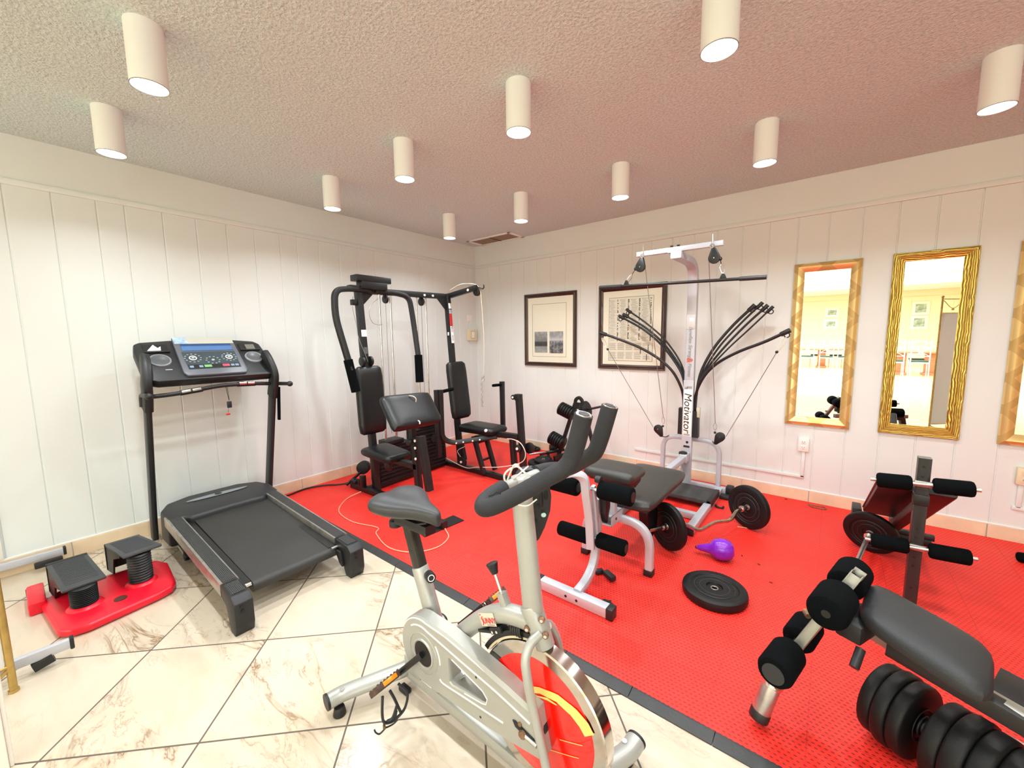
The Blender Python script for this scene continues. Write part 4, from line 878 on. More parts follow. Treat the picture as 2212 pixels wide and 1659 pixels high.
build('plate_code', MB().bx(X-0.028, X+0.026, fy-0.0020, fy-0.001, 0.530, 0.545, 0.0003), mat('worn_print', '#9a9a96', 0.6), tw)
build('pin_hole', MB().cyl((X+0.006, fy-0.002, 0.468), (X+0.006, fy, 0.468), 0.012, seg=16), M_BLK, tw)
build('slot_plate', MB().bx(X-0.024, X+0.028, fy-0.003, fy, 0.420, 0.438, 0.002), M_BLK2, tw)
kn = build('post_knob', MB().lathe([(0, 0), (0.034, 0), (0.037, 0.008), (0.034, 0.022), (0.02, 0.028), (0, 0.028)], (X-0.010, -0.43, 0.365), (0, 0, 1), 20), M_BLK2, tw)
# rods
M_ROD = mat('black_rod', '#14171a', 0.38)
build('rod_box', MB().rtube([(X+0.055, -0.33, 0.515), (X+0.05, -0.33, 0.755)], 0.072, 0.07, (1, 0, 0), 0.01).rtube([(X-0.06, -0.33, 0.53), (X-0.058, -0.33, 0.77)], 0.05, 0.07, (1, 0, 0), 0.01), M_ROD, t)
build('guard_plate', MB().bx(X+0.07, X+0.10, -0.365, -0.34, 0.70, 0.79, 0.004), mat('clear_plastic', '#b9b8a4', 0.25), t)
M_RUB = M_BLK2
def rod(pts, r=0.0095, ring=True):
    p = smooth_path(pts, 8); o = build('power_rod', MB().tube(p, r, 10), M_ROD, t)
    d = (p[-1]-p[-3]).normalized(); e = p[-1]
    build('rod_cap', MB().cyl(e-d*0.055, e+d*0.012, r+0.006, seg=12, bev=0.003), M_RUB, o)
    if ring: build('cap_eye', MB().torus(e-d*0.01+V((0, 0, -0.026)), (0, 1, 0), 0.017, 0.0042, 18, 6), M_RUB, o)
    return e
TL = rod([(X+0.045, -0.33, 0.74), (X+0.055, -0.345, 0.88), (X+0.085, -0.37, 0.985), (X+0.15, -0.40, 1.10), (X+0.25, -0.43, 1.20), (X+0.40, -0.47, 1.29), (X+0.57, -0.51, 1.365), (X+0.72, -0.545, 1.445)], 0.012)
TR = rod([(X-0.045, -0.33, 0.74), (X-0.05, -0.345, 0.88), (X-0.075, -0.37, 0.985), (X-0.14, -0.40, 1.11), (X-0.25, -0.43, 1.215), (X-0.41, -0.47, 1.315), (X-0.60, -0.51, 1.395), (X-0.765, -0.545, 1.455)], 0.012)
for (x1, z1, x2, z2, x3, z3, x4, z4, rr, yo) in ((0.10, 1.12, 0.18, 1.32, 0.315, 1.505, 0.455, 1.655, 0.012, 0.0), (0.12, 1.12, 0.215, 1.325, 0.36, 1.51, 0.505, 1.672, 0.0085, 0.02), (0.135, 1.12, 0.235, 1.30, 0.39, 1.49, 0.54, 1.650, 0.0095, 0.04), (0.15, 1.12, 0.27, 1.30, 0.43, 1.475, 0.575, 1.638, 0.007, 0.06)):
    rod([(X+0.045, -0.31+yo*0.3, 0.75), (X+0.058, -0.31+yo*0.5, 0.95), (X+x1*0.88, -0.30+yo, z1), (X+x2, -0.29+yo, z2), (X+x3, -0.28+yo, z3), (X+x4, -0.27+yo, z4)], rr)
for (x1, z1, x2, z2, x3, z3, x4, z4, rr, yo) in ((0.10, 1.11, 0.26, 1.32, 0.445, 1.478, 0.70, 1.62, 0.010, 0.0), (0.10, 1.13, 0.255, 1.34, 0.44, 1.50, 0.665, 1.635, 0.010, 0.02), (0.095, 1.15, 0.245, 1.37, 0.43, 1.535, 0.64, 1.682, 0.008, 0.04)):
    rod([(X-0.045, -0.31+yo*0.3, 0.75), (X-0.05, -0.31+yo*0.5, 0.95), (X-x1, -0.30+yo, z1), (X-x2, -0.29+yo, z2), (X-x3, -0.28+yo, z3), (X-x4, -0.27+yo, z4)], rr)
# U bar behind the post
rt_('lower_pulley_frame', fillet([(X+0.248, -0.245, Z0+0.06), (X+0.248, -0.245, 0.475), (X-0.245, -0.245, 0.475), (X-0.245, -0.245, Z0+0.06)], 0.13, 10), 0.038, 0.038, (0, 1, 0), bev=0.008)
def pulley(c, tilt, name='pulley', par=None):
    c = V(c); a = V((0, 1, 0)); d = V((math.cos(tilt), 0, math.sin(tilt)))
    n_ = V((-math.sin(tilt), 0, math.cos(tilt)))
    poly = [(0.040*math.cos(x), 0.040*math.sin(x)) for x in [math.radians(k) for k in range(-110, 111, 20)]] + [(-0.075, 0.012), (-0.080, 0.0), (-0.075, -0.012)]
    o = build(name, MB().prism(poly, c, d, n_, -0.014, 0.014, 0.004), M_BLK, par or t)
    build('axle', MB().cyl(c-a*0.017, c+a*0.017, 0.004, seg=10), M_CHR, o); return o
def hook(a, b, par):
    a, b = V(a), V(b); d = (b-a); s = d.cross(V((0, 1, 0))).normalized()*0.011
    return build('snap_hook', MB().tube(smooth_path([a, a+d*0.25+s, a+d*0.7+s, b, a+d*0.7-s, a+d*0.25-s, a], 4), 0.0030, 6), M_CHR, par)
for s_, tip in ((1, TL), (-1, TR)):
    pl = V((X+s_*0.265, -0.34, 0.548)); p_ = pulley(pl, math.radians(62 if s_ > 0 else 118), 'low_pulley')
    build('s_hook', MB().tube(smooth_path([(X+s_*0.232, -0.33, 0.478), (X+s_*0.215, -0.31, 0.472), (X+s_*0.205, -0.28, 0.470), (X+s_*0.19, -0.26, 0.480)], 5), 0.004, 8), M_BLK, p_)
    e1 = tip+V((-s_*0.01, 0, -0.045)); e2 = tip+V((-s_*0.065, 0.012, -0.155))
    c_ = build('power_cable', MB().tube([e2, (X+s_*0.312, -0.345, 0.560)], 0.0028, 8), M_CABLE, t)
    hook(e1, e2, c_)
    build('cable_stop', MB().ball(e2, 0.011), M_BLK2, c_)
    # vertical run from low pulley up to the top pulley
    tp = V((X+s_*0.255, -0.85, 2.06)); tp.x = X+(0.252 if s_ > 0 else -0.262)
    pz = pulley(tp+V((s_*0.016, 0, -0.085)), math.radians(-84 if s_ > 0 else -100), 'high_pulley')
    build('eye_bolt', MB().cyl(tp+V((0, 0.01, -0.01)), tp+V((-s_*0.002, 0.01, 0.088)), 0.005, seg=8).torus(tp+V((0, -0.01, 0)), (0, 1, 0), 0.013, 0.005, 16, 6), M_STEEL, pz)
    lo_ = V((X+s_*0.222, -0.34, 0.62)); hi_ = tp+V((s_*(-0.022 if s_ > 0 else -0.02), 0.01, -0.09))
    vc = build('lat_cable', MB().tube([lo_+V((0, 0, 0.045)), hi_], 0.0028, 8), M_CABLE, t); hook(lo_+V((0, 0, -0.02)), lo_+V((0, 0, 0.045)), vc)
    build('cable_ball', MB().ball(pl+V((-s_*0.042, 0, 0.032)), 0.011), M_BLK2, vc)
    b0 = tp+V((s_*0.055, 0.0, -0.095)); b1 = V((X+s_*(0.335 if s_ > 0 else 0.385), -0.87, 1.855))
    hk = build('clip_cable', MB().ball(b0, 0.014).tube([b0, lerp(b0, b1, 0.4)], 0.003, 6), M_BLK2, t); hook(lerp(b0, b1, 0.35), b1, hk)
# lat bar, hanging from the clips
lb = thing('lat_pulldown_bar', 'long black lat bar hanging from two pulleys under the silver crossbar', 'lat bar', (X, -0.87, 1.80))
bz = lambda x: 1.822-0.018*((x-X)/0.62)
build('bar', MB().tube([(X-0.62, -0.87, bz(X-0.62)), (X+0.60, -0.87, bz(X+0.60))], 0.0115, 14), M_BLK, lb)
for a_, b_ in ((-0.625, -0.43), (0.44, 0.602)): build('foam_grip', MB().tube([(X+a_, -0.87, bz(X+a_)), (X+b_, -0.87, bz(X+b_))], 0.0155, 14), M_DGREY, lb)
for xx in (X-0.385, X+0.335): build('lug', MB().prism([(-0.024, 0), (0.024, 0), (0.013, 0.028), (0.006, 0.038), (-0.006, 0.038), (-0.013, 0.028)], (xx, -0.87, bz(xx)+0.008), (1, 0, 0), (0, 0, 1), -0.004, 0.004, 0.002), M_BLK, lb)
# bench
rt_('seat_rail', [(X, -0.36, 0.340), (X, -1.95, 0.340)], 0.05, 0.05, (1, 0, 0))
build('rail_sleeve', MB().bx(X-0.032, X+0.032, -0.47, -0.37, 0.30, 0.375, 0.005), M_SIL, t)
build('gusset', MB().prism([(0, 0), (-0.13, 0), (0, -0.16)], (X-0.003, -0.37, 0.315), (0, 1, 0), (0, 0, 1), -0.003, 0.003), M_SIL, t)
build('bench_pad', MB().pad([(X+0.195, -1.840, 0.425), (X+0.195, -1.045, 0.425), (X-0.195, -1.045, 0.425), (X-0.195, -1.840, 0.425)], 0.055, 0.014, rad=-0.3), M_VINYLG, t)
build('bench_board', MB().bx(X-0.17, X+0.17, -1.81, -1.08, 0.358, 0.372, 0.003), M_BLK2, t)
build('sagging_cover', MB().prism([(-0.09, 0), (0.10, 0), (0.115, -0.14), (0.09, -0.24), (0.02, -0.27), (-0.05, -0.22), (-0.08, -0.1)], (X+0.10, -1.60, 0.375), (0, 1, 0), (0, 0, 1), -0.035, 0.03, 0.012), M_VINYL, t)
rt_('front_legs', fillet([(X-0.208, -1.865, Z0), (X-0.208, -1.865, 0.315), (X+0.208, -1.865, 0.315), (X+0.208, -1.865, Z0)], 0.155, 12), 0.045, 0.045, (0, 1, 0), bev=0.009)
for s_ in (-1, 1): build('leg_cap', MB().bx(X+s_*0.208-0.026, X+s_*0.208+0.026, -1.891, -1.839, Z0, Z0+0.038, 0.004), M_BLK2, t)
# open box socket
mb = MB()
for q in ((-0.034, 0.034, 0.372, 0.377), (-0.034, 0.034, 0.315, 0.320), (-0.034, -0.029, 0.315, 0.377), (0.029, 0.034, 0.315, 0.377)): mb.bx(X+q[0], X+q[1], -2.01, -1.86, q[2], q[3])
build('socket', mb, M_SIL, t); build('socket_bolt', MB().cyl((X+0.034, -1.95, 0.345), (X+0.036, -1.95, 0.345), 0.008, seg=14), M_BLK, t)
rt_('knee_pad_post', [(X+0.012, -1.95, 0.37), (X+0.012, -1.95, 0.56)], 0.04, 0.04, (1, 0, 0))
build('knee_pad', MB().pad([(X+0.160, -2.045, 0.648), (X+0.160, -1.795, 0.648), (X-0.150, -1.795, 0.648), (X-0.150, -2.045, 0.648)], 0.045, 0.012, rad=0.0), M_VINYLG, t)
build('pad_underside', MB().prism([(-0.09, 0), (0.10, 0), (0.08, -0.04), (0.0, -0.055), (-0.07, -0.03)], (X+0.01, -1.93, 0.606), (0, 1, 0), (0, 0, 1), -0.13, 0.13, 0.008), M_VINYL, t)
# leg extension attachment
tb = rt_('stabiliser', [(X-0.232, -2.345, Z0+0.030), (X+0.185, -2.345, Z0+0.030)], 0.052, 0.056, (0, 1, 0))
for a_, b_ in ((-0.262, -0.225), (0.170, 0.207)): build('end_cap', MB().bx(X+a_, X+b_, -2.374, -2.316, Z0, Z0+0.060, 0.005), M_BLK2, tb)
for dx in (-0.06, 0.005): build('bolt_hole', MB().cyl((X+dx, -2.373, Z0+0.03), (X+dx, -2.370, Z0+0.03), 0.007, seg=12), M_BLK, tb)
rt_('stem', smooth_path([(X-0.01, -2.335, 0.062), (X-0.01, -2.24, 0.080), (X-0.01, -2.155, 0.135), (X-0.01, -2.118, 0.23), (X-0.01, -2.112, 0.34), (X-0.01, -2.120, 0.52)], 6), 0.045, 0.045, (1, 0, 0), bev=0.009)
lv = rt_('leg_lever', smooth_path([(X-0.16, -2.40, 0.66), (X-0.11, -2.36, 0.70), (X-0.05, -2.31, 0.705), (X-0.012, -2.27, 0.672), (X-0.010, -2.245, 0.58), (X-0.010, -2.205, 0.42), (X-0.010, -2.185, 0.25)], 6), 0.045, 0.04, (1, 0.3, 0), bev=0.008)
rt_('lever_rib', [(X+0.012, -2.205, 0.62), (X+0.012, -2.150, 0.33)], 0.02, 0.028, (1, 0, 0))
def roller(x0, x1, y, z, r, par): 
    o = build('foam_roller', MB().cyl((x0, y, z), (x1, y, z), r, seg=26, bev=0.010), M_FOAM, par); build('roller_plug', MB().cyl((x1-0.002, y, z), (x1+0.003, y, z), r*0.55, seg=20), M_BLK2, o); return o
roller(X-0.245, X-0.055, -2.245, 0.608, 0.050, lv); roller(X+0.040, X+0.225, -2.185, 0.600, 0.050, lv)
roller(X-0.235, X-0.040, -2.145, 0.288, 0.043, lv); roller(X+0.015, X+0.180, -2.150, 0.292, 0.043, lv)
build('roller_axle', MB().cyl((X-0.24, -2.147, 0.29), (X+0.18, -2.150, 0.292), 0.010, seg=12).cyl((X-0.24, -2.235, 0.606), (X+0.22, -2.19, 0.60), 0.010, seg=12), M_CHR, lv)
build('pivot_knob', MB().cyl((X+0.02, -2.19, 0.655), (X+0.05, -2.19, 0.655), 0.020, seg=16), M_BLK2, lv)
build('hanging_strap', MB().prism([(-0.03, 0), (0.04, 0), (0.03, -0.10), (0.0, -0.18), (-0.02, -0.12)], (X+0.045, -2.13, 0.57), (0, 1, 0), (0, 0, 1), -0.02, 0.02, 0.006), M_VINYL, t)
tag(build('pedal_strap_piece', MB().box((2.955, -2.045, 0.036), (0.085, 0.04, 0.03), Quaternion((0, 0, 1), -0.5).to_matrix(), 0.008).box((2.885, -2.035, 0.030), (0.05, 0.03, 0.03), Quaternion((0, 0, 1), 0.9).to_matrix(), 0.008), M_BLK2), 'broken black plastic piece on the mat behind the leg extension stem', 'debris')
tag(build('plastic_scrap', MB().prism([(-0.03, -0.01), (-0.01, -0.02), (0.02, -0.014), (0.035, 0.004), (0.018, 0.012), (0.012, 0.026), (-0.004, 0.014), (-0.024, 0.016)], (3.045, -2.265, 0.013), (1, 0, 0), (0, 1, 0), 0.0, 0.02, 0.003), M_BLK2), 'crumpled black scrap beside the end cap of the silver leg bar', 'debris')

# ---------------------------------------------------------------- curl bar and its two plates
bd = (V((3.484, -0.842, 0.172))-V((3.113, -1.5, 0.172))).normalized(); side = V((-bd.y, bd.x, 0))
A = V((3.113, -1.5, 0.171)); B = V((3.484, -0.842, 0.171)); PR = 0.155
kb = thing('curl_bar', 'chrome zigzag curl bar resting between two black plates beside the silver gym', 'barbell', (A+B)/2-V((0, 0, 0.158)))
dn = V((0.28, -0.42, -0.85)).normalized(); L = (B-A).length
def ab(s, off=0): return A+bd*(L*s)-side*0.0+V((side.x*-0.6, side.y*-0.6, -0.8)).normalized()*off
kp_ = [A-bd*0.20, A+bd*0.10, ab(0.20, 0.015), ab(0.30, 0.075), ab(0.52, 0.045), ab(0.70, 0.060), ab(0.84, 0.005), B+bd*0.0, B+bd*0.14]
build('bar', MB().tube(fillet(kp_, 0.035, 5), 0.0125, 14), mat('tarnished_chrome', '#c9bcae', 0.22, metal=1.0, var=0.25, vscale=25), kb)
build('collar', MB().cyl(B-bd*0.075, B-bd*0.045, 0.022, seg=18, bev=0.003), M_CHR, kb); build('collar', MB().cyl(A-bd*0.045, A-bd*0.025, 0.020, seg=18, bev=0.003), M_CHR, kb)
def weight_plate(c, axis, r, th, label, group='loose black weight plates', hub=0.3, holes=6):
    c = V(c); a = V(axis).normalized()
    o = thing('weight_plate', label, 'weight plate', c, group)
    h = th/2; pr = [(0.015, -h*0.6), (r*0.24, -h*0.6), (r*0.26, -h*0.9), (r*0.70, -h*0.75), (r*0.74, -h), (r-0.012, -h), (r-0.003, -h*0.75), (r, -h*0.3), (r, h*0.3), (r-0.003, h*0.75), (r-0.012, h), (r*0.74, h), (r*0.70, h*0.75), (r*0.26, h*0.9), (r*0.24, h*0.6), (0.015, h*0.6)]
    build('disc', MB().lathe(pr, c, a, 56, closed=True), M_PLATE, o)
    mb = MB()
    for s_ in (-1, 1): mb.torus(c+a*s_*h*0.84, a, r*0.62, 0.0014, 48, 4).torus(c+a*s_*h*0.84, a, r*0.45, 0.0010, 40, 4)
    build('raised_rings', mb, mat('worn_ring', '#3b3b3a', 0.5), o)
    build('centre_bush', MB().torus(c+a*h*0.55, a, 0.017, 0.0035, 24, 6).torus(c-a*h*0.55, a, 0.017, 0.0035, 24, 6), M_STEEL, o)
    if holes:
        u = V((0, 0, 1)) if abs(a.z) < 0.9 else V((1, 0, 0)); u = (u-a*u.dot(a)).normalized(); v_ = a.cross(u)
        for k in range(holes):
            an = 2*PI*k/holes+0.3; p = c+(u*math.cos(an)+v_*math.sin(an))*r*0.54
            build('hole', MB().cyl(p-a*(h*0.86), p+a*(h*0.86), 0.0058, seg=12), mat('hole_black', '#050505', 0.6), o)
    return o
weight_plate(A, bd, PR, 0.042, 'large black plate on the left end of the curl bar, next to the bench leg')
weight_plate(B+V((0, 0, 0)), bd, PR+0.003, 0.045, 'large black plate on the right end of the curl bar, near the wall')
weight_plate((3.470, -1.835, 0.013+0.026), (0.0, 0.0, 1), 0.162, 0.052, 'large black plate lying flat on the red mat below the purple kettlebell')

# kettlebell
k = thing('kettlebell', 'purple vinyl kettlebell lying on its side on the red mat', 'kettlebell', (3.40, -1.42, 0.013))
M_PUR = mat('purple_vinyl', '#7a1fb4', 0.3, coat=0.3)
ax = V((-1, -0.12, -0.16)).normalized(); c0 = V((3.425, -1.425, 0.013+0.066))
pr = [(0, -0.070), (0.030, -0.068), (0.052, -0.052), (0.064, -0.026), (0.067, 0.0), (0.063, 0.028), (0.050, 0.050), (0.034, 0.064), (0.028, 0.080), (0.022, 0.11), (0.016, 0.135), (0.008, 0.146), (0, 0.148)]
build('body', MB().lathe(pr, c0, ax, 36), M_PUR, k)
build('bell_ridge', MB().torus(c0+ax*0.030, ax, 0.0625, 0.003, 36, 6), M_PUR, k)
fb_ = V((0.55, -0.72, 0.15)).normalized(); build('embossed_ring', MB().torus(c0+fb_*0.0665, fb_, 0.017, 0.002, 24, 6), M_PUR, k)
build('handle_foot', MB().ball(c0+ax*0.145, 0.012), mat('dark_red_tip', '#7d1030', 0.5), k)
for (x, y, lab) in ((3.874, -0.107, 'bent wire clip'), (3.459, -0.864, 'small pale stick and screw'), (3.246, -0.566, 'black plastic cap')):
    pass
tag(build('wire_clip', MB().tube(smooth_path([(3.82, -0.10, 0.018), (3.845, -0.13, 0.018), (3.93, -0.125, 0.018), (3.925, -0.09, 0.022)], 5), 0.004, 8).tube([(3.815, -0.085, 0.018), (3.925, -0.08, 0.018)], 0.004, 8), M_RUST), 'bent metal spring clip on the mat near the wall under the first gold mirror', 'clip')
tag(build('wood_splinter', MB().tube([(3.425, -0.88, 0.017), (3.49, -0.86, 0.017)], 0.0035, 6), mat('pale_wood', '#c9a06a', 0.6)), 'thin pale splinter on the mat right of the curl bar plate', 'debris')
tag(build('plastic_scrap', MB().tube(smooth_path([(3.215, -0.555, 0.020), (3.225, -0.595, 0.022), (3.265, -0.60, 0.020), (3.275, -0.575, 0.026)], 5), 0.008, 8), M_BLK2), 'curved black plastic bit on the mat beside the gym platform', 'debris')
for (x, y, s_, lb_) in ((3.62, -1.35, 0.010, 'dark red crumb on the mat right of the kettlebell'), (3.70, -1.52, 0.009, 'dark red crumb on the mat farthest right of the kettlebell'), (3.52, -1.30, 0.009, 'dark red crumb on the mat just behind the kettlebell'), (3.66, -0.06, 0.012, 'dark crumb on the mat against the skirting under the outlet')):
    tag(build('mat_crumb', MB().box((x, y, 0.0145), (s_*1.8, s_, 0.003), Quaternion((0, 0, 1), x*5).to_matrix(), 0.001), mat('dark_crumb', '#5a0d0a', 0.8)), lb_, 'crumb', 'dark crumbs on the red mat')
# ---------------------------------------------------------------- spin bike
from mathutils.geometry import tessellate_polygon
t = thing('exercise_bike', 'silver spin bike with red flywheel cover standing on the marble tiles in the foreground', 'exercise bike', (3.0, -3.2, 0))
YC = -3.2
def rb(name, path, r, m=M_BIKE, par=None, seg=16): return build(name, MB().tube(path, r, seg), m, par or t)
def oval(a, b, n=20): return [(a*math.cos(2*PI*k/n), b*math.sin(2*PI*k/n)) for k in range(n)]
def xz(pts, y=YC): return [(x, y, z) for x, z in pts]
# beam and stabilisers
build('bottom_beam', MB().rtube([(2.60, YC, 0.075), (3.40, YC, 0.055)], 0.052, 0.048, (0, 1, 0), 0.010), M_BIKE, t)
for s_, xs, xm in ((0, 2.485, 2.605), (1, 3.455, 3.37)):
    pth = smooth_path([(xs, YC-0.285, 0.066), (xs+(xm-xs)*0.12, YC-0.22, 0.066), (xs+(xm-xs)*0.7, YC-0.09, 0.076), (xm, YC, 0.080), (xs+(xm-xs)*0.7, YC+0.09, 0.076), (xs+(xm-xs)*0.12, YC+0.22, 0.066), (xs, YC+0.285, 0.066)], 7)
    mb = MB(); mb.sweep(pth, oval(0.026, 0.032), (0, 0, 1)); sb = build('stabiliser', mb, M_BIKE, t)
    for e in (-1, 1):
        d = (V(pth[0])-V(pth[2])).normalized() if e < 0 else (V(pth[-1])-V(pth[-3])).normalized(); p = V(pth[0 if e < 0 else -1])
        mb = MB(); mb.sweep([p-d*0.004, p+d*0.005], oval(0.027, 0.033), (0, 0, 1)); build('end_cap', mb, M_BLK2, sb)
        build('levelling_foot', MB().cyl((p.x+(0.02 if not s_ else -0.02), p.y-e*0.035, 0.0), (p.x+(0.02 if not s_ else -0.02), p.y-e*0.035, 0.034), 0.024, 0.019, seg=20, bev=0.004), M_BLK2, sb)
        build('rivet', MB().cyl((p.x+(0.02 if not s_ else -0.02), p.y-e*0.05, 0.090), (p.x+(0.02 if not s_ else -0.02), p.y-e*0.05, 0.095), 0.008, seg=12), M_CHR, sb)
build('rear_bracket', MB().box((2.66, YC, 0.12), (0.10, 0.055, 0.07), None, 0.008), M_BIKE, t)
build('rear_pad', MB().box((2.62, -3.235, 0.010), (0.05, 0.03, 0.02), None, 0.005), M_BLK2, t)
# frame tubes
mb = MB(); mb.sweep(smooth_path(xz([(2.79, 0.10), (2.82, 0.22), (2.875, 0.32), (2.955, 0.412), (3.045, 0.498), (3.13, 0.548), (3.24, 0.570)]), 7), [(a, b) for a, b in oval(0.030, 0.030, 20)], (0, 1, 0)); fr = build('main_frame', mb, M_BIKE, t)
cy = YC-0.0305; U_ = V((1, 0, 0.44)).normalized(); W_ = V((-0.44, 0, 1)).normalized()
# brand patch
pc = V((3.078, cy-0.0005, 0.520))
def pt(u, v, d=0): return pc+U_*u+W_*v+V((0, -d, 0))
mb = MB(); mb.bm.faces.new([mb.bm.verts.new(pt(u, v)) for u, v in ((-0.034, -0.021), (0.034, -0.021), (0.034, 0.021), (-0.034, 0.021))]); pch = build('badge_patch', mb, mat('beige_decal', '#cfc8b6', 0.5), fr)
text('badge_lettering', 'UNNY', 0.026, pt(0.008, -0.004, 0.0012), U_, W_, mat('red_decal', '#d4402f', 0.5), pch, squeeze=0.78, ext=0.0004)
build('badge_figure', MB().tube(smooth_path([pt(-0.020, 0.010, 0.001), pt(-0.027, 0.004, 0.001), pt(-0.022, -0.004, 0.001), pt(-0.024, -0.014, 0.001), pt(-0.028, -0.017, 0.001)], 4), 0.0013, 6).ball(pt(-0.028, 0.016, 0.001), 0.0022), mat('red_decal', '#d4402f', 0.5), pch)
build('badge_small_line', MB().box(pt(0.010, -0.017, 0.0005), (0.034, 0.0006, 0.003), Quaternion((0, -1, 0), math.atan(0.44)).to_matrix()), M_INKL, pch)
ht = build('head_tube', MB().cyl((3.227, YC, 0.622), (3.282, YC, 0.508), 0.034, 0.029, seg=28, bev=0.004), M_BIKE, t)
for (x, z, dy) in ((3.235, 0.565, -0.033), (3.277, 0.603, -0.018), (3.290, 0.560, -0.018)): 
    build('rusty_bolt', MB().cyl((x, YC+dy+0.008, z), (x+0.004, YC+dy-0.004, z), 0.0095, seg=16, bev=0.002), M_RUST, ht); build('bolt_socket', MB().cyl((x+0.004, YC+dy-0.004, z), (x+0.0045, YC+dy-0.0052, z), 0.005, seg=12), M_CHR, ht)
mb = MB(); mb.sweep(xz([(3.237, 0.606), (3.222, 0.74), (3.204, 0.90), (3.196, 0.985)]), oval(0.028, 0.033), (0, 1, 0)); hp = build('handlebar_post', mb, M_BIKE, t)
st = build('seat_tube', MB().cyl((2.815, YC, 0.27), (2.703, YC, 0.553), 0.031, seg=26, bev=0.003), M_BIKE, t)
sp = build('seat_post', MB().rtube([(2.712, YC, 0.53), (2.650, YC, 0.705)], 0.044, 0.050, (0, 1, 0), 0.012), mat('dark_steel_post', '#3d3b38', 0.35, metal=0.6, var=0.2, vscale=20), t)
kn = build('seat_knob', MB().cyl((2.760, -3.205, 0.541), (2.795, -3.222, 0.549), 0.0185, seg=24, bev=0.003), M_BLK2, t)
build('knob_boss', MB().cyl((2.715, -3.19, 0.533), (2.768, -3.208, 0.543), 0.012, seg=16), M_BIKE, kn); build('knob_ring', MB().torus((2.7955, -3.2223, 0.5492), (0.035, -0.017, 0.008), 0.011, 0.0015, 22, 6), M_WHITE, kn)
# saddle slider
build('seat_slider', MB().rtube([(2.585, YC, 0.715), (2.775, YC, 0.720)], 0.048, 0.036, (0, 1, 0), 0.004), M_BLK, t)
build('slider_knob', MB().cyl((2.56, -3.20, 0.672), (2.56, -3.20, 0.700), 0.026, seg=22, bev=0.004), M_BLK2, t)
# saddle: lofted sections
prof = [(2.500, 0.030, .795), (2.506, 0.070, .808), (2.522, 0.098, .818), (2.55, 0.116, .824), (2.585, 0.120, .826), (2.63, 0.108, .822), (2.675, 0.080, .816), (2.715, 0.054, .812), (2.755, 0.040, .809), (2.79, 0.030, .806), (2.815, 0.020, .799), (2.825, 0.008, .788)]
mb = MB(); bm = mb.bm; rings = []
for x, hw, zt_ in prof:
    hgt = 0.050+0.034*min(1, hw/0.11); ring = []
    for k in range(24):
        a = 2*PI*k/24; c_, s_ = math.cos(a), math.sin(a)
        yy = hw*math.copysign(abs(c_)**0.75, c_); dip = 0.012*math.exp(-(yy/0.02)**2) if x < 2.66 else 0
        zz = zt_-hgt*0.42+hgt*0.42*math.copysign(abs(s_)**0.8, s_)-(dip if s_ > 0 else 0) if s_ > 0 else zt_-hgt*0.42+hgt*0.58*s_*(0.75+0.25*abs(c_))
        ring.append(bm.verts.new((x, YC+yy, zz)))
    rings.append(ring)
for a, b in zip(rings, rings[1:]):
    for k in range(24): bm.faces.new((a[k], a[(k+1) % 24], b[(k+1) % 24], b[k]))
bm.faces.new(rings[0]); bm.faces.new(rings[-1])
sd = build('saddle', mb, mat('grey_saddle_vinyl', '#2f3133', 0.42, bump=0.15, bscale=150), t)
sm = sd.modifiers.new('s', 'SUBSURF'); sm.levels = 1; sm.render_levels = 2
build('saddle_rail', MB().tube(smooth_path(xz([(2.56, 0.745), (2.62, 0.728), (2.70, 0.728), (2.78, 0.755)], YC-0.02), 4), 0.004, 8).tube(smooth_path(xz([(2.56, 0.745), (2.62, 0.728), (2.70, 0.728), (2.78, 0.755)], YC+0.02), 4), 0.004, 8), M_BLK, t)
# resistance lever
kb_ = build('lever_housing', MB().rtube(xz([(3.137, 0.560), (3.113, 0.612)]), 0.026, 0.026, (0, 1, 0), 0.003), M_BIKE, t)
build('lever_rod', MB().tube(xz([(3.113, 0.61), (3.086, 0.668)]), 0.005, 10), M_CHR, kb_)
build('lever_knob', MB().cyl((3.0875, YC, 0.665), (3.073, YC, 0.698), 0.011, 0.020, seg=22, bev=0.003), M_BLK2, kb_)
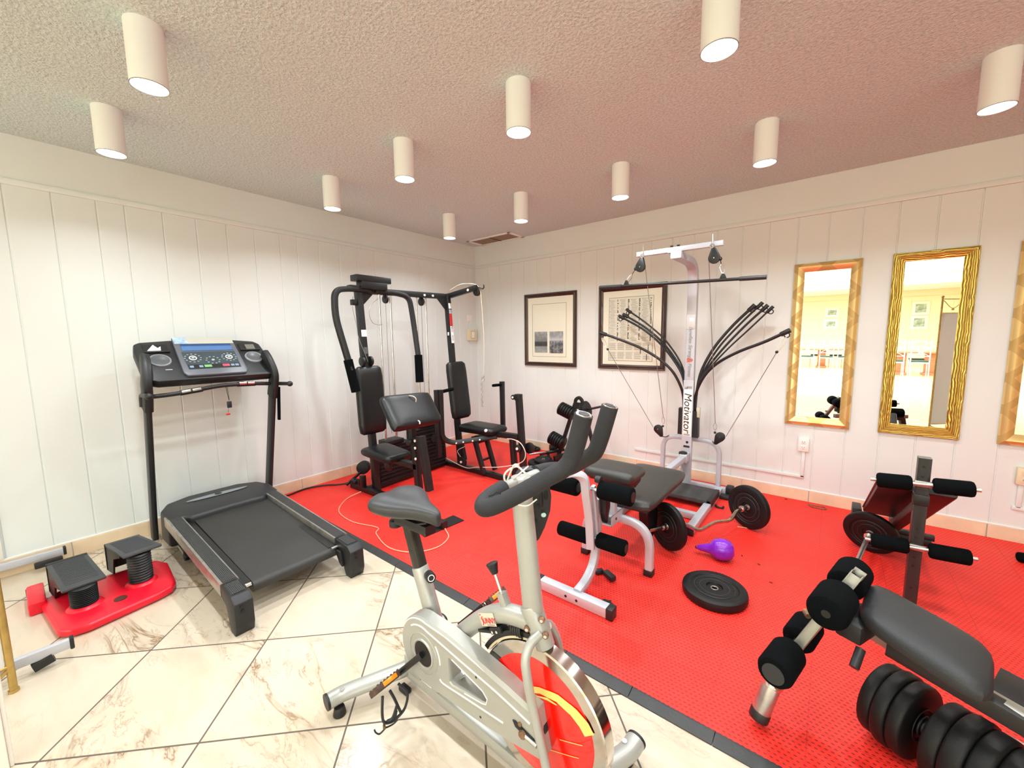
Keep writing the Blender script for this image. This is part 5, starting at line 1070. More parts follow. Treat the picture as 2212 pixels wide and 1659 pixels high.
# flywheel
WC = V((3.27, YC, 0.290)); ay = V((0, -1, 0)); WR = 0.222
fl = build('flywheel', MB().lathe([(0.02, -0.018), (0.180, -0.018), (0.184, -0.024), (WR-0.004, -0.024), (WR, -0.020), (WR, 0.020), (WR-0.004, 0.024), (0.184, 0.024), (0.180, 0.018), (0.02, 0.018)], WC, ay, 72, closed=True), mat('chromed_flywheel', '#cfcac2', 0.13, metal=1.0, var=0.12, vscale=18), t)
M_FRED = mat('glossy_red_cover', '#ea1204', 0.18, coat=0.6)
for s_ in (1, -1):
    pr = [(0.0, 0.0375), (0.05, 0.0370), (0.12, 0.0330), (0.165, 0.0285), (0.185, 0.0245), (0.185, 0.018), (0.0, 0.018)]
    cv = build('wheel_cover', MB().lathe(pr, WC, ay*s_, 64), M_FRED, t)
    if s_ == 1:
        def dome(x, z):
            r = math.hypot(x-WC.x, z-WC.z); h = 0.0375-0.011*(r/0.185)**2; return V((x, YC-h-0.002, z))
        def band(name, pts, m, par):
            mb = MB(); bm = mb.bm; lo, hi = [], []
            for k in range(len(pts)-1):
                for j in range(5):
                    q = j/5; p = [pts[k][i]*(1-q)+pts[k+1][i]*q for i in range(3)]; d = V((pts[k+1][0]-pts[k][0], 0, pts[k+1][1]-pts[k][1])).normalized(); n_ = V((-d.z, 0, d.x))
                    lo.append(bm.verts.new(dome(p[0]-n_.x*p[2], p[1]-n_.z*p[2]))); hi.append(bm.verts.new(dome(p[0]+n_.x*p[2], p[1]+n_.z*p[2])))
            for k in range(len(lo)-1): bm.faces.new((lo[k], lo[k+1], hi[k+1], hi[k]))
            return build(name, mb, m, par)
        M_SW = mat('yellow_stripe_decal', '#f3cf72', 0.3)
        band('swoosh', [(3.100, 0.372, 0.002), (3.16, 0.362, 0.008), (3.222, 0.366, 0.009), (3.284, 0.394, 0.009), (3.342, 0.402, 0.012), (3.394, 0.388, 0.015), (3.425, 0.368, 0.017), (3.446, 0.340, 0.016)], M_SW, cv)
        band('swoosh', [(3.27, 0.370, 0.001), (3.31, 0.382, 0.004), (3.35, 0.381, 0.001)], M_SW, cv)
        band('pinstripe', [(3.353, 0.281, 0.0010), (3.440, 0.311, 0.0010)], M_SW, cv); band('pinstripe', [(3.321, 0.226, 0.0010), (3.435, 0.267, 0.0010)], M_SW, cv)
        band('swoosh', [(3.155, 0.200, 0.001), (3.18, 0.170, 0.002), (3.22, 0.160, 0.002), (3.24, 0.172, 0.001)], M_SW, cv)
build('hub', MB().cyl(WC+V((0, -0.060, 0)), WC+V((0, 0.060, 0)), 0.045, seg=30, bev=0.006).cyl(WC+V((0, -0.085, 0)), WC+V((0, 0.085, 0)), 0.012, seg=16), M_BLK2, t)
# brake above the wheel
mb = MB(); bm = mb.bm
def arc(r, a): return V((WC.x+r*math.cos(a), 0, WC.z+r*math.sin(a)))
for (r1, r2, a1, a2, hw, m_, nm) in ((0.226, 0.233, 150, 98, 0.018, mat('beige_felt', '#cdbfa4', 0.8), 'brake_felt'), (0.233, 0.249, 152, 96, 0.017, M_BLK2, 'brake_shoe')):
    mb = MB(); bm = mb.bm; rs = []
    for k in range(15):
        a = math.radians(a1+(a2-a1)*k/14); rs.append([bm.verts.new(arc(r, a)+V((0, YC+y, 0))) for r, y in ((r1, -hw), (r1, hw), (r2, hw), (r2, -hw))])
    for a, b in zip(rs, rs[1:]):
        for k in range(4): bm.faces.new((a[k], a[(k+1) % 4], b[(k+1) % 4], b[k]))
    bm.faces.new(rs[0]); bm.faces.new(rs[-1]); build(nm, mb, m_, t)
bk = build('brake_bracket', MB().box((3.105, YC-0.008, 0.490), (0.05, 0.035, 0.022), Quaternion((0, -1, 0), 0.5).to_matrix(), 0.002).rtube(xz([(3.03, 0.455), (3.09, 0.478)], YC-0.01), 0.03, 0.010, (0, 1, 0), 0.002), M_BLK2, t)
for dx in (-0.01, 0.008): build('screw', MB().cyl((3.105+dx, YC-0.026, 0.487+dx*0.5), (3.105+dx, YC-0.029, 0.487+dx*0.5), 0.0045, seg=12), M_CHR, bk)
mb = MB()
for k in range(5): mb.torus((3.163+0.010*k, YC, 0.512+0.004*k), (1, 0, 0.3), 0.016+0.0022*k, 0.004, 20, 6)
build('brake_bellows', mb, M_BLK2, t)
# fork tubes down both sides of the wheel
for s_ in (-1, 1):
    y0 = YC+s_*0.018; y1 = YC+s_*0.082
    rb('fork_tube', smooth_path([(3.275, y0, 0.560), (3.262, YC+s_*0.050, 0.540), (3.262, YC+s_*0.074, 0.505), (3.274, y1, 0.460), (3.287, y1, 0.40), (3.312, y1, 0.31), (3.343, y1, 0.20), (3.368, y1, 0.085)], 6), 0.0135)
# chain guard with window
ang = [math.radians(a) for a in range(82, 280, 9)]
outer = [(2.812+0.127*math.cos(a), 0.305+0.127*math.sin(a)) for a in ang] + [(2.85, 0.180), (3.06, 0.193), (3.19, 0.207), (3.325, 0.232), (3.312, 0.300), (3.298, 0.366), (3.20, 0.388), (3.05, 0.412), (2.93, 0.430)]
inner = [(2.948, 0.352), (2.962, 0.352), (3.070, 0.326), (3.100, 0.318), (3.116, 0.304), (3.112, 0.288), (3.098, 0.283), (3.020, 0.272), (2.962, 0.262), (2.950, 0.268)]
YF, YB = YC-0.086, YC-0.032
mb = MB(); bm = mb.bm
def bevloop(loop, d):
    n = len(loop); out = []
    A_ = sum(loop[i][0]*loop[(i+1) % n][1]-loop[(i+1) % n][0]*loop[i][1] for i in range(n)); sg = 1 if A_ > 0 else -1
    for i in range(n):
        p, q, r_ = V(loop[i-1]), V(loop[i]), V(loop[(i+1) % n]); e1 = (q-p).normalized(); e2 = (r_-q).normalized(); n_ = (V((-e1.y, e1.x))+V((-e2.y, e2.x)))
        n_ = n_.normalized() if n_.length > 1e-6 else V((-e1.y, e1.x)); out.append((q.x+n_.x*d*sg, q.y+n_.y*d*sg))
    return out
def face_with_hole(y, o, i):
    pts = [V((a, 0, b)) for a, b in o]; ip = [V((a, 0, b)) for a, b in i]; tr = tessellate_polygon([pts, ip]); al = [bm.verts.new((p.x, y, p.z)) for p in pts+ip]
    for f in tr:
        try: bm.faces.new([al[k] for k in f])
        except ValueError: pass
    return al
o1 = bevloop(outer, 0.010); i1 = bevloop(inner, -0.004)
fa = face_with_hole(YF, o1, i1); n = len(outer)
mid = [bm.verts.new((a, YF+0.010, b)) for a, b in outer]; bk2 = [bm.verts.new((a, YB, b)) for a, b in outer]
for k in range(n):
    k2 = (k+1) % n; bm.faces.new((fa[k], fa[k2], mid[k2], mid[k])); bm.faces.new((mid[k], mid[k2], bk2[k2], bk2[k]))
ni = len(inner); m2 = [bm.verts.new((a, YF+0.004, b)) for a, b in inner]; b2 = [bm.verts.new((a, YB, b)) for a, b in inner]; fi = fa[n:]
for k in range(ni):
    k2 = (k+1) % ni; bm.faces.new((fi[k], fi[k2], m2[k2], m2[k])); bm.faces.new((m2[k], m2[k2], b2[k2], b2[k]))
g_ = build('chain_guard', mb, M_BIKE, t)
M_LINE = mat('pale_raised_line', '#eceae2', 0.3)
mb = MB(); yl = YF-0.0002
L1 = [(2.812+0.098*math.cos(math.radians(a)), yl, 0.305+0.098*math.sin(math.radians(a))) for a in range(128, 70, -8)] + [(2.90, yl, 0.390), (3.00, yl, 0.375), (3.163, yl, 0.353), (3.285, yl, 0.328)]
mb.tube(smooth_path(L1, 3), 0.0028, 6)
L2 = [(2.812+0.120*math.cos(math.radians(a)), yl+0.003, 0.305+0.120*math.sin(math.radians(a))) for a in range(150, 76, -8)] + [(2.93, yl+0.003, 0.420), (3.05, yl+0.003, 0.403), (3.29, yl+0.003, 0.357)]
mb.tube(smooth_path(L2, 3), 0.0024, 6)
mb.tube(smooth_path([(2.812+0.092*math.cos(math.radians(a)), yl, 0.305+0.092*math.sin(math.radians(a))) for a in range(40, -3, -8)], 3), 0.0026, 6)
mb.tube(smooth_path([(2.900, yl, 0.250), (2.92, yl, 0.243), (3.02, yl, 0.252), (3.185, yl, 0.266)], 4), 0.0026, 6)
mb.tube([(a, yl, b) for a, b in bevloop(inner, -0.005)][1:8], 0.0018, 6)
build('raised_lines', mb, M_LINE, g_)
build('window_rib', MB().rtube([(2.99, YB-0.014, 0.35), (3.0, YB-0.014, 0.30), (2.968, YB-0.014, 0.266)], 0.020, 0.004, (0, 1, 0), 0.001), M_BIKE, g_)
cc = V((2.815, YF, 0.302))
build('axle_ring', MB().torus(cc, ay, 0.050, 0.005, 36, 8).torus(cc, ay, 0.074, 0.0025, 36, 6), M_BIKE, g_)
build('axle_opening', MB().cyl(cc+V((0, 0.001, 0)), cc+V((0, -0.0018, 0)), 0.0455, seg=36), mat('dark_opening', '#0b0d0e', 0.5), g_)
build('slot', MB().prism([(3.222, 0.302), (3.232, 0.306), (3.300, 0.290), (3.306, 0.276), (3.296, 0.272), (3.232, 0.286)], (0, YF-0.0015, 0), (1, 0, 0), (0, 0, 1), -0.001, 0.001), mat('dark_opening', '#0b0d0e', 0.5), g_)
build('axle_nut', MB().cyl((3.262, YF+0.002, 0.284), (3.262, YF-0.012, 0.284), 0.012, seg=6), M_RUST, g_); build('adjust_bolt', MB().cyl((3.262, YF-0.005, 0.285), (3.312, YF-0.006, 0.280), 0.006, seg=10), M_STEEL, g_)
build('small_bolt', MB().cyl((3.250, YF, 0.306), (3.250, YF-0.005, 0.306), 0.006, seg=12), M_RUST, g_)
for p in ((3.075, 0.355), (3.09, 0.225)): build('screw_hole', MB().cyl((p[0], YF-0.0006, p[1]), (p[0], YF+0.001, p[1]), 0.004, seg=12), M_BLK, g_)
# cranks and pedals
M_PED = mat('rusty_black_pedal', '#4a3428', 0.6, var=0.5, vscale=60)
for s_, cx, cz in ((-1, -0.100, -0.106), (1, 0.100, 0.106)):
    ya = YC+s_*0.094; yo = YC+s_*0.118
    cr = build('crank_arm', MB().rtube([(2.815, ya, 0.302), (2.815+cx*0.5, yo-s_*0.006, 0.302+cz*0.5), (2.815+cx, yo, 0.302+cz)], 0.017, 0.022, (0, 1, 0), 0.006), M_BLK, t)
    e = V((2.815+cx, yo, 0.302+cz)); build('crank_ring', MB().torus(e+V((0, s_*0.011, 0)), (0, 1, 0), 0.011, 0.003, 18, 6), M_CHR, cr)
    RP = Matrix.Translation(e) @ Matrix.Rotation(math.radians(-48), 4, 'Y') @ Matrix.Translation(-e)
    def rot(m_): bmesh.ops.transform(m_.bm, matrix=RP, verts=m_.bm.verts); return m_
    pd = build('pedal', rot(MB().bx(e.x-0.036, e.x+0.036, *sorted((e.y+s_*0.018, e.y+s_*0.030)), e.z-0.010, e.z+0.010, 0.002).bx(e.x-0.036, e.x+0.036, *sorted((e.y+s_*0.100, e.y+s_*0.110)), e.z-0.010, e.z+0.010, 0.002).bx(e.x-0.040, e.x-0.032, *sorted((e.y+s_*0.018, e.y+s_*0.110)), e.z-0.010, e.z+0.010, 0.002).bx(e.x+0.030, e.x+0.038, *sorted((e.y+s_*0.018, e.y+s_*0.110)), e.z-0.010, e.z+0.010, 0.002).cyl((e.x, e.y, e.z), (e.x, e.y+s_*0.11, e.z), 0.008, seg=12)), M_PED, t)
    mb = MB()
    for k in range(7): mb.box((e.x+0.036, e.y+s_*(0.022+0.0135*k), e.z+0.011), (0.004, 0.006, 0.005)).box((e.x-0.037, e.y+s_*(0.022+0.0135*k), e.z+0.011), (0.004, 0.006, 0.005))
    build('pedal_teeth', rot(mb), M_PED, pd)
    build('reflector', rot(MB().bx(e.x+0.037, e.x+0.041, *sorted((e.y+s_*0.032, e.y+s_*0.086)), e.z-0.007, e.z+0.008, 0.001)), mat('amber_reflector', '#f08a1c', 0.25), pd)
    if s_ < 0:
        def strap(pts, w_, th): return MB().rtube(smooth_path(pts, 6), w_, th, None, 0.001)
        e0 = e
        mb = MB()
        pa_ = e+V((0.030, s_*0.030, -0.006)); pb_ = e+V((0.030, s_*0.095, -0.006))
        mb.tube(smooth_path([pa_, pa_+V((0.028, 0.016, -0.035)), pa_+V((0.030, 0.002, -0.080)), pa_+V((0.018, -0.022, -0.105)), pb_+V((0.012, 0.02, -0.108)), pb_+V((0.008, -0.004, -0.092)), pb_+V((0.012, -0.012, -0.050)), pb_], 6), 0.0048, 8)
        mb.tube(smooth_path([pa_.lerp(pb_, 0.55), pa_.lerp(pb_, 0.45)+V((0.016, 0, -0.028)), pa_.lerp(pb_, 0.30)+V((0.024, 0, -0.066)), pa_.lerp(pb_, 0.12)+V((0.020, 0, -0.098))], 6), 0.0050, 8)
        mb.tube(smooth_path([pa_.lerp(pb_, 0.36)+V((0.022, 0, -0.052)), pa_.lerp(pb_, 0.65)+V((0.020, 0, -0.088)), pb_+V((0.008, 0.008, -0.098))], 6), 0.0050, 8)
        mb.tube(smooth_path([pa_.lerp(pb_, 0.42)+V((0.021, 0, -0.074)), pa_.lerp(pb_, 0.5)+V((0.016, 0, -0.112))], 6), 0.0045, 8)
        mb.tube(smooth_path([pb_+V((0.008, -0.004, -0.085)), pb_+V((0.004, 0.0, -0.118)), pb_+V((0.006, 0.03, -0.130)), pa_+V((0.014, -0.02, -0.120))], 6), 0.0028, 6)
        mb.tube(smooth_path([pb_+V((0.004, 0.004, -0.122)), pb_+V((0.0, -0.018, -0.130)), pb_+V((-0.004, -0.030, -0.118)), pb_+V((-0.006, -0.034, -0.105))], 6), 0.0028, 6)
        build('toe_strap', mb, mat('black_rubber_strap', '#171a20', 0.5), pd)
        build('strap_buckle', MB().box(pb_+V((0.004, -0.002, -0.112)), (0.006, 0.010, 0.020), None, 0.002), M_RUST, pd)
# handlebar: middle tube, two foam covered horns
hb = build('handlebar', MB().tube([(3.188, -3.300, 1.000), (3.200, -3.100, 1.000)], 0.0145, 16).cyl((3.197, YC, 0.965), (3.195, YC, 1.012), 0.030, seg=24, bev=0.004), M_BIKE, t)
def horn(s_):
    f = lambda x, dy, z: (x, YC+s_*dy, z)
    p = smooth_path([f(3.192, 0.078, 1.000), f(3.194, 0.130, 0.996), f(3.202, 0.170, 0.990), f(3.222, 0.190, 0.988), f(3.250, 0.176, 0.998), f(3.300, 0.138, 1.030), f(3.352, 0.100, 1.068), f(3.394, 0.076, 1.100), f(3.415, 0.070, 1.145), f(3.440, 0.072, 1.235)], 8)
    h = build('foam_grip', MB().tube(p, 0.0225, 22), M_GFOAM, hb)
    d = (p[-1]-p[-4]).normalized(); build('bar_end', MB().cyl(p[-1]-d*0.001, p[-1]+d*0.002, 0.0165, seg=22).torus(p[-1]+d*0.001, d, 0.0175, 0.0022, 24, 6), M_CHR, hb); build('end_plug', MB().cyl(p[-1]+d*0.0015, p[-1]+d*0.0032, 0.0135, seg=20), M_DGREY, hb); return h
h1 = horn(-1); horn(1)
build('foam_tear', MB().tube([(3.228, -3.378, 1.017), (3.243, -3.378, 1.024), (3.246, -3.366, 1.029), (3.262, -3.372, 1.030)], 0.0014, 5), mat('dark_tear', '#0a0a0a', 0.9), h1)
mb = MB()
mb.tube(smooth_path([(3.18, -3.235, 0.97), (3.165, -3.24, 1.02), (3.19, -3.215, 1.045), (3.225, -3.215, 1.03)], 5), 0.003, 6).tube(smooth_path([(3.17, -3.235, 0.99), (3.21, -3.225, 1.03), (3.20, -3.17, 1.035)], 5), 0.0025, 6).tube(smooth_path([(3.175, -3.24, 1.005), (3.20, -3.24, 1.055), (3.215, -3.235, 1.06)], 5), 0.003, 6)
mb.tube(smooth_path([(3.165, -3.225, 0.955), (3.20, -3.24, 0.945), (3.235, -3.225, 0.94), (3.245, -3.19, 0.95)], 5), 0.0022, 6)
build('loose_wires', mb, mat('pale_wire', '#d8d4c6', 0.5), t)
# console hanging behind the post
cU = V((0.79, 0.61, 0)).normalized(); cW = V((0.10, -0.12, 1)).normalized(); oc = V((3.165, -3.105, 0.880))
ol = [(-0.050, 0.118), (-0.030, 0.134), (0.0, 0.138), (0.030, 0.128), (0.050, 0.100), (0.062, 0.045), (0.060, -0.010), (0.044, -0.070), (0.026, -0.115), (0.008, -0.132), (-0.012, -0.132), (-0.028, -0.110), (-0.044, -0.04), (-0.054, 0.05)]
cn_ = build('console_back', MB().prism(ol, oc, cU, cW, -0.016, 0.016, 0.006), M_BLK2, t)
fn = cU.cross(cW); fo = oc+fn*(0.0165) if fn.dot(V((0.7, -1, 0.4))) > 0 else oc-fn*0.0165; fs_ = fn if fn.dot(V((0.7, -1, 0.4))) > 0 else -fn
for (a, b, r) in ((0.035, -0.010, 0.006), (0.012, -0.045, 0.007), (0.005, -0.022, 0.006), (0.022, 0.012, 0.007)): build('console_hole', MB().cyl(fo+cU*a+cW*b, fo+cU*a+cW*b+fs_*0.0010, r, seg=14), mat('hole_black', '#050505', 0.6), cn_)
build('battery_dot', MB().cyl(fo+cU*0.038+cW*(-0.022), fo+cU*0.038+cW*(-0.022)+fs_*0.0014, 0.008, seg=18), mat('pale_green_dot', '#bfe6e2', 0.4), cn_)
build('console_ribs', MB().box(fo+cU*0.030+cW*0.035, (0.010, 0.010, 0.05), None, 0.002).box(fo+cU*0.045+cW*0.05, (0.008, 0.008, 0.03), None, 0.002), M_BLK2, cn_)
# ---------------------------------------------------------------- A frame plate rack near the wall
t = thing('plate_rack', 'black A-frame weight rack with plates on its pegs, between the pictures', 'weight rack', (1.76, -0.30, 0.013))
for x0, x1 in ((1.50, 1.735), (2.03, 1.83)): build('rack_leg', MB().rtube([(x0, -0.30, 0.013), (x1, -0.30, 0.70)], 0.022, 0.042, (0, 1, 0), 0.004), M_BLK, t)
build('rack_top', MB().rtube(smooth_path([(1.735, -0.30, 0.70), (1.745, -0.30, 0.745), (1.782, -0.30, 0.768), (1.815, -0.30, 0.745), (1.83, -0.30, 0.70)], 5), 0.022, 0.036, (0, 1, 0), 0.004), M_BLK, t)
build('rack_gusset', MB().prism([(-0.05, -0.07), (0.05, -0.07), (0.03, 0.0), (-0.03, 0.0)], (1.78, -0.30, 0.715), (1, 0, 0), (0, 0, 1), -0.008, 0.008), M_BLK, t)
for xb in (1.50, 2.03): build('rack_foot', MB().rtube([(xb, -0.52, 0.030), (xb, -0.10, 0.030)], 0.035, 0.03, (1, 0, 0), 0.004), M_BLK, t)
dl = V((-0.945, 0, 0.32)).normalized(); dr = V((0.955, 0, 0.28)).normalized()
pegs = [((1.725, -0.305, 0.575), dl, 0.075, 0.030, 6), ((1.60, -0.305, 0.225), dl, 0.078, 0.030, 6)]
for pi_, (p, d, r, th, n) in enumerate(pegs):
    p = V(p); build('peg', MB().cyl(p-d*0.01, p+d*0.19, 0.012, seg=14), M_BLK, t)
    for k in range(n):
        c = p+d*(0.022+th*k)
        weight_o = thing('weight_plate', ('small black plate on the %s left peg of the rack, %s' % (('upper', 'lower')[pi_], ('innermost', 'second from the frame', 'third from the frame', 'fourth from the frame', 'second from the tip', 'outermost')[k])), 'weight plate', c, 'plates stored on the black rack')
        build('disc', MB().lathe([(0.013, -th*0.42), (r-0.006, -th*0.45), (r, -th*0.3), (r, th*0.3), (r-0.006, th*0.45), (0.013, th*0.42)], c, d, 36, closed=True), M_PLATE, weight_o)
p = V((1.815, -0.305, 0.630)); build('peg', MB().cyl(p, p+dr*0.235, 0.012, seg=14, bev=0.002), M_BLK, t)
for k in range(2):
    c = p+dr*(0.035+0.03*k); o = thing('weight_plate', 'black plate on the upper right peg of the rack, ' + ('against the frame' if not k else 'the outer one'), 'weight plate', c, 'plates stored on the black rack')
    build('disc', MB().lathe([(0.013, -0.013), (0.088, -0.013), (0.094, -0.008), (0.094, 0.008), (0.088, 0.013), (0.013, 0.013)], c, dr, 40, closed=True), M_PLATE, o)
build('peg', MB().cyl((1.96, -0.305, 0.30), (2.10, -0.305, 0.34), 0.012, seg=14), M_BLK, t)
weight_plate((1.02, -0.085, 0.013+0.014), (0, 0, 1), 0.088, 0.028, 'small black plate on the mat, lower one of the pair by the picture wall', hub=0.3, holes=0)
weight_plate((0.985, -0.115, 0.013+0.042), (0.05, 0.05, 1), 0.085, 0.028, 'small black plate on top of another, by the wall near the room corner', hub=0.3, holes=0)
weight_plate((2.17, -0.12, 0.013+0.020), (0, 0, 1), 0.105, 0.04, 'black plate lying by the wall behind the leather bench', holes=0)
weight_plate((1.44, -0.55, 0.013+0.022), (0.10, 0.0, 1), 0.135, 0.044, 'brownish black plate on the mat left of the rack', holes=0)
weight_plate((1.47, -0.53, 0.013+0.064), (0.05, -0.1, 1), 0.10, 0.036, 'black plate on top of the brownish plate beside the rack', holes=0)
# short bar and odd parts around the rack
t = thing('dumbbell_bar', 'short bar with a chrome sleeve lying on plates in front of the rack', 'bar', (1.35, -0.42, 0.05))
build('chrome_sleeve', MB().cyl((1.30, -0.56, 0.120), (1.42, -0.40, 0.125), 0.011, seg=14, bev=0.002), M_CHR, t); build('black_grip', MB().cyl((1.42, -0.40, 0.125), (1.52, -0.27, 0.13), 0.016, seg=14, bev=0.002), M_BLK, t)
t = thing('pulley_frame', 'tangle of black metal bars and a roller on the mat by the rack foot', 'spare parts', (1.5, -0.35, 0.013))
build('bar', MB().rtube([(1.33, -0.22, 0.03), (1.62, -0.62, 0.05)], 0.035, 0.035, None), M_BLK, t); build('bar', MB().rtube([(1.26, -0.30, 0.05), (1.48, -0.10, 0.10)], 0.03, 0.03, None), M_BLK, t)
build('bar', MB().rtube([(1.56, -0.45, 0.09), (1.66, -0.20, 0.12)], 0.05, 0.03, None), M_BLK, t); build('roller', MB().cyl((1.30, -0.14, 0.09), (1.36, -0.08, 0.09), 0.05, seg=22, bev=0.006), M_PLATE, t)
build('roller', MB().cyl((1.60, -0.62, 0.06), (1.66, -0.56, 0.06), 0.045, seg=22, bev=0.006), M_PLATE, t)
tag(build('short_rod', MB().cyl((1.83, -0.04, 0.09), (1.93, -0.05, 0.075), 0.012, seg=12, bev=0.002), M_BLK), 'short black rod leaning on the skirting left of the lone plate', 'rod')

# ---------------------------------------------------------------- silver utility bench at the right
t = thing('weight_bench', 'grey vinyl weight bench with thick foam leg rollers, at the lower right', 'bench', (4.1, -2.5, 0.013))
M_BFR = mat('warm_silver_frame', '#8f8e84', 0.35, metal=0.5)
ha = math.radians(-25); bu = V((math.cos(ha), math.sin(ha), 0)); bv = V((-math.sin(ha), math.cos(ha), 0)); bo = V((4.05, -2.475, 0))
def bp(u, v, z): return bo+bu*u+bv*v+V((0, 0, z))
build('seat_pad', MB().pad([(4.266, -2.660, 0.500), (4.322, -2.395, 0.502), (4.048, -2.235, 0.535), (4.012, -2.500, 0.533)], 0.040, 0.014, rad=0.42), mat('charcoal_vinyl', '#2a2c2d', 0.5, spec=0.35, bump=0.2, bscale=150), t)
build('bench_beam', MB().rtube([(3.965, -2.285, 0.400), (4.66, -2.735, 0.400)], 0.045, 0.045, bv, 0.006), M_BFR, t)
build('bench_beam', MB().rtube([bp(0.02, 0.07, 0.41), bp(0.60, 0.06, 0.38)], 0.05, 0.05, bv, 0.006), M_BLK, t)
build('seat_hinge', MB().box(bp(-0.045, 0.03, 0.46), (0.07, 0.16, 0.06), Quaternion((0, 0, 1), ha).to_matrix(), 0.006).cyl(bp(-0.06, 0.10, 0.47), bp(-0.06, 0.16, 0.47), 0.018, seg=14), M_BLK2, t)
build('hinge_bolt', MB().cyl(bp(-0.085, 0.02, 0.475), bp(-0.095, 0.02, 0.475), 0.009, seg=12), M_CHR, t)
build('rear_leg', MB().rtube([bp(0.62, 0.0, 0.40), bp(0.70, 0.0, 0.013)], 0.06, 0.05, bv, 0.006), M_BLK, t)
build('floor_plate', MB().prism([(-0.02, -0.02), (0.30, -0.02), (0.30, 0.03), (-0.02, 0.03), (-0.03, 0.005)], (4.36, -2.20, 0.10), (0.90, -0.42, 0), (0, 0, 1), -0.004, 0.004, 0.002), M_STEEL, t)
build('backrest_edge', MB().cyl((4.405, -2.44, 0.47), (4.60, -2.50, 0.47), 0.055, seg=26, bev=0.012), M_FOAM, t)
build('dark_base', MB().rtube([(4.35, -2.28, 0.30), (4.62, -2.38, 0.26)], 0.09, 0.16, (0, 0, 1), 0.01), M_BLK, t)
lv = build('leg_lever', MB().rtube(smooth_path([(3.998, -2.415, 0.605), (3.945, -2.445, 0.50), (3.885, -2.475, 0.38), (3.838, -2.495, 0.28), (3.800, -2.512, 0.18)], 5), 0.052, 0.032, (0.3, 0.95, 0), 0.006), M_BFR, t)
mb = MB()
dq = V((0.053, 0.03, 0.105)).normalized(); sq_ = V((0.3, 0.95, 0)).normalized(); nq = dq.cross(sq_)
for a_, b_ in ((-0.026, 0), (0.026, 0), (0, -0.016), (0, 0.016)):
    c = V((3.998, -2.415, 0.605))+sq_*a_+nq*b_; mb.rtube([c-dq*0.03, c+dq*0.022], 0.004 if a_ else 0.054, 0.034 if a_ else 0.003, sq_, 0.0005)
build('open_tube_end', mb, M_BFR, lv)
ft = build('foot_tube', MB().cyl((3.803, -2.510, 0.20), (3.765, -2.548, 0.045), 0.030, seg=26, bev=0.002), M_STEEL, lv)
build('foot_cap', MB().cyl((3.772, -2.541, 0.075), (3.7645, -2.549, 0.0435), 0.0318, seg=26, bev=0.003), M_BLK2, lv); build('tube_collar', MB().cyl((3.808, -2.506, 0.215), (3.797, -2.517, 0.170), 0.034, seg=26, bev=0.002), M_CHR, lv)
build('collar_bolt', MB().cyl((3.812, -2.545, 0.195), (3.820, -2.553, 0.197), 0.010, seg=8), M_RUST, lv)
def froll(a, b, r, par, cap=None):
    a, b = V(a), V(b); o = build('foam_roller', MB().cyl(a, b, r, seg=30, bev=0.018), M_FOAM, par); d = (a-b).normalized()
    if cap == 'plug': build('roller_plug', MB().cyl(a-d*0.002, a+d*0.003, r*0.62, seg=24), M_DGREY, o)
    if cap == 'hole': build('roller_hole', MB().cyl(a-d*0.002, a+d*0.0008, r*0.22, seg=16), mat('hole_black', '#050505', 0.6), o)
    return o
ax_ = V((0.22, 0.97, 0)).normalized(); cU_ = V((3.968, -2.435, 0.560)); cL_ = V((3.850, -2.492, 0.335))
froll(cU_-ax_*0.185, cU_-ax_*0.035, 0.056, lv, 'hole'); froll(cU_+ax_*0.185, cU_+ax_*0.035, 0.054, lv, None)
froll(cL_-ax_*0.190, cL_-ax_*0.035, 0.052, lv, 'plug'); froll(cL_+ax_*0.175, cL_+ax_*0.035, 0.050, lv, None)
build('roller_axle', MB().cyl(cU_-ax_*0.14, cU_+ax_*0.14, 0.010, seg=12).cyl(cL_-ax_*0.14, cL_+ax_*0.14, 0.010, seg=12), M_BLK, lv)
build('lever_stop', MB().cyl((4.02, -2.54, 0.44), (4.005, -2.585, 0.40), 0.013, seg=16), M_BLK2, t); build('lever_pin', MB().cyl((3.885, -2.44, 0.43), (3.875, -2.415, 0.432), 0.010, seg=12), M_RUST, lv)

# ---------------------------------------------------------------- black decline bench near the mirrors
t = thing('decline_bench', 'black decline sit-up bench with foam foot rollers on a tall perforated post', 'bench', (4.27, -1.0, 0.013))
PX, PY = 4.272, -1.42
ps = build('perforated_post', MB().rtube([(PX, PY, 0.013), (PX, PY, 0.825)], 0.047, 0.05, (1, 0, 0), 0.005), mat('satin_black_post', '#242625', 0.35, bump=0.1, bscale=80), t)
for z in (0.785, 0.735, 0.475, 0.43, 0.33, 0.285, 0.17): build('post_hole', MB().cyl((PX-0.004, PY-0.0265, z), (PX-0.004, PY-0.024, z), 0.0055, seg=14), mat('hole_black', '#050505', 0.6), ps)
build('post_foot', MB().rtube([(PX-0.05, PY, 0.035), (PX+0.05, PY, 0.035)], 0.045, 0.045, (0, 1, 0), 0.005), M_BLK, t)
for (xa, xb, xc, xd, z1, z2) in ((4.106, 4.234, 4.303, 4.436, 0.690, 0.714), (4.106, 4.246, 4.312, 4.451, 0.372, 0.392)):
    ya = PY-0.035; f_ = lambda x: V((x, ya, z1+(z2-z1)*(x-4.1)/0.34))
    build('roller_axle', MB().cyl(f_(xa-0.022), f_(xd+0.018), 0.009, seg=14).box((PX, PY-0.029, f_(PX).z), (0.066, 0.012, 0.028), None, 0.003), M_STEEL, t)
    for a_, b_ in ((xa, xb), (xc, xd)): build('foam_roller', MB().cyl(f_(a_), f_(b_), 0.036, seg=24, bev=0.012), M_FOAM, t)
build('post_socket', MB().box((PX, PY-0.002, 0.62), (0.054, 0.058, 0.055), None, 0.003), M_BLK, t)
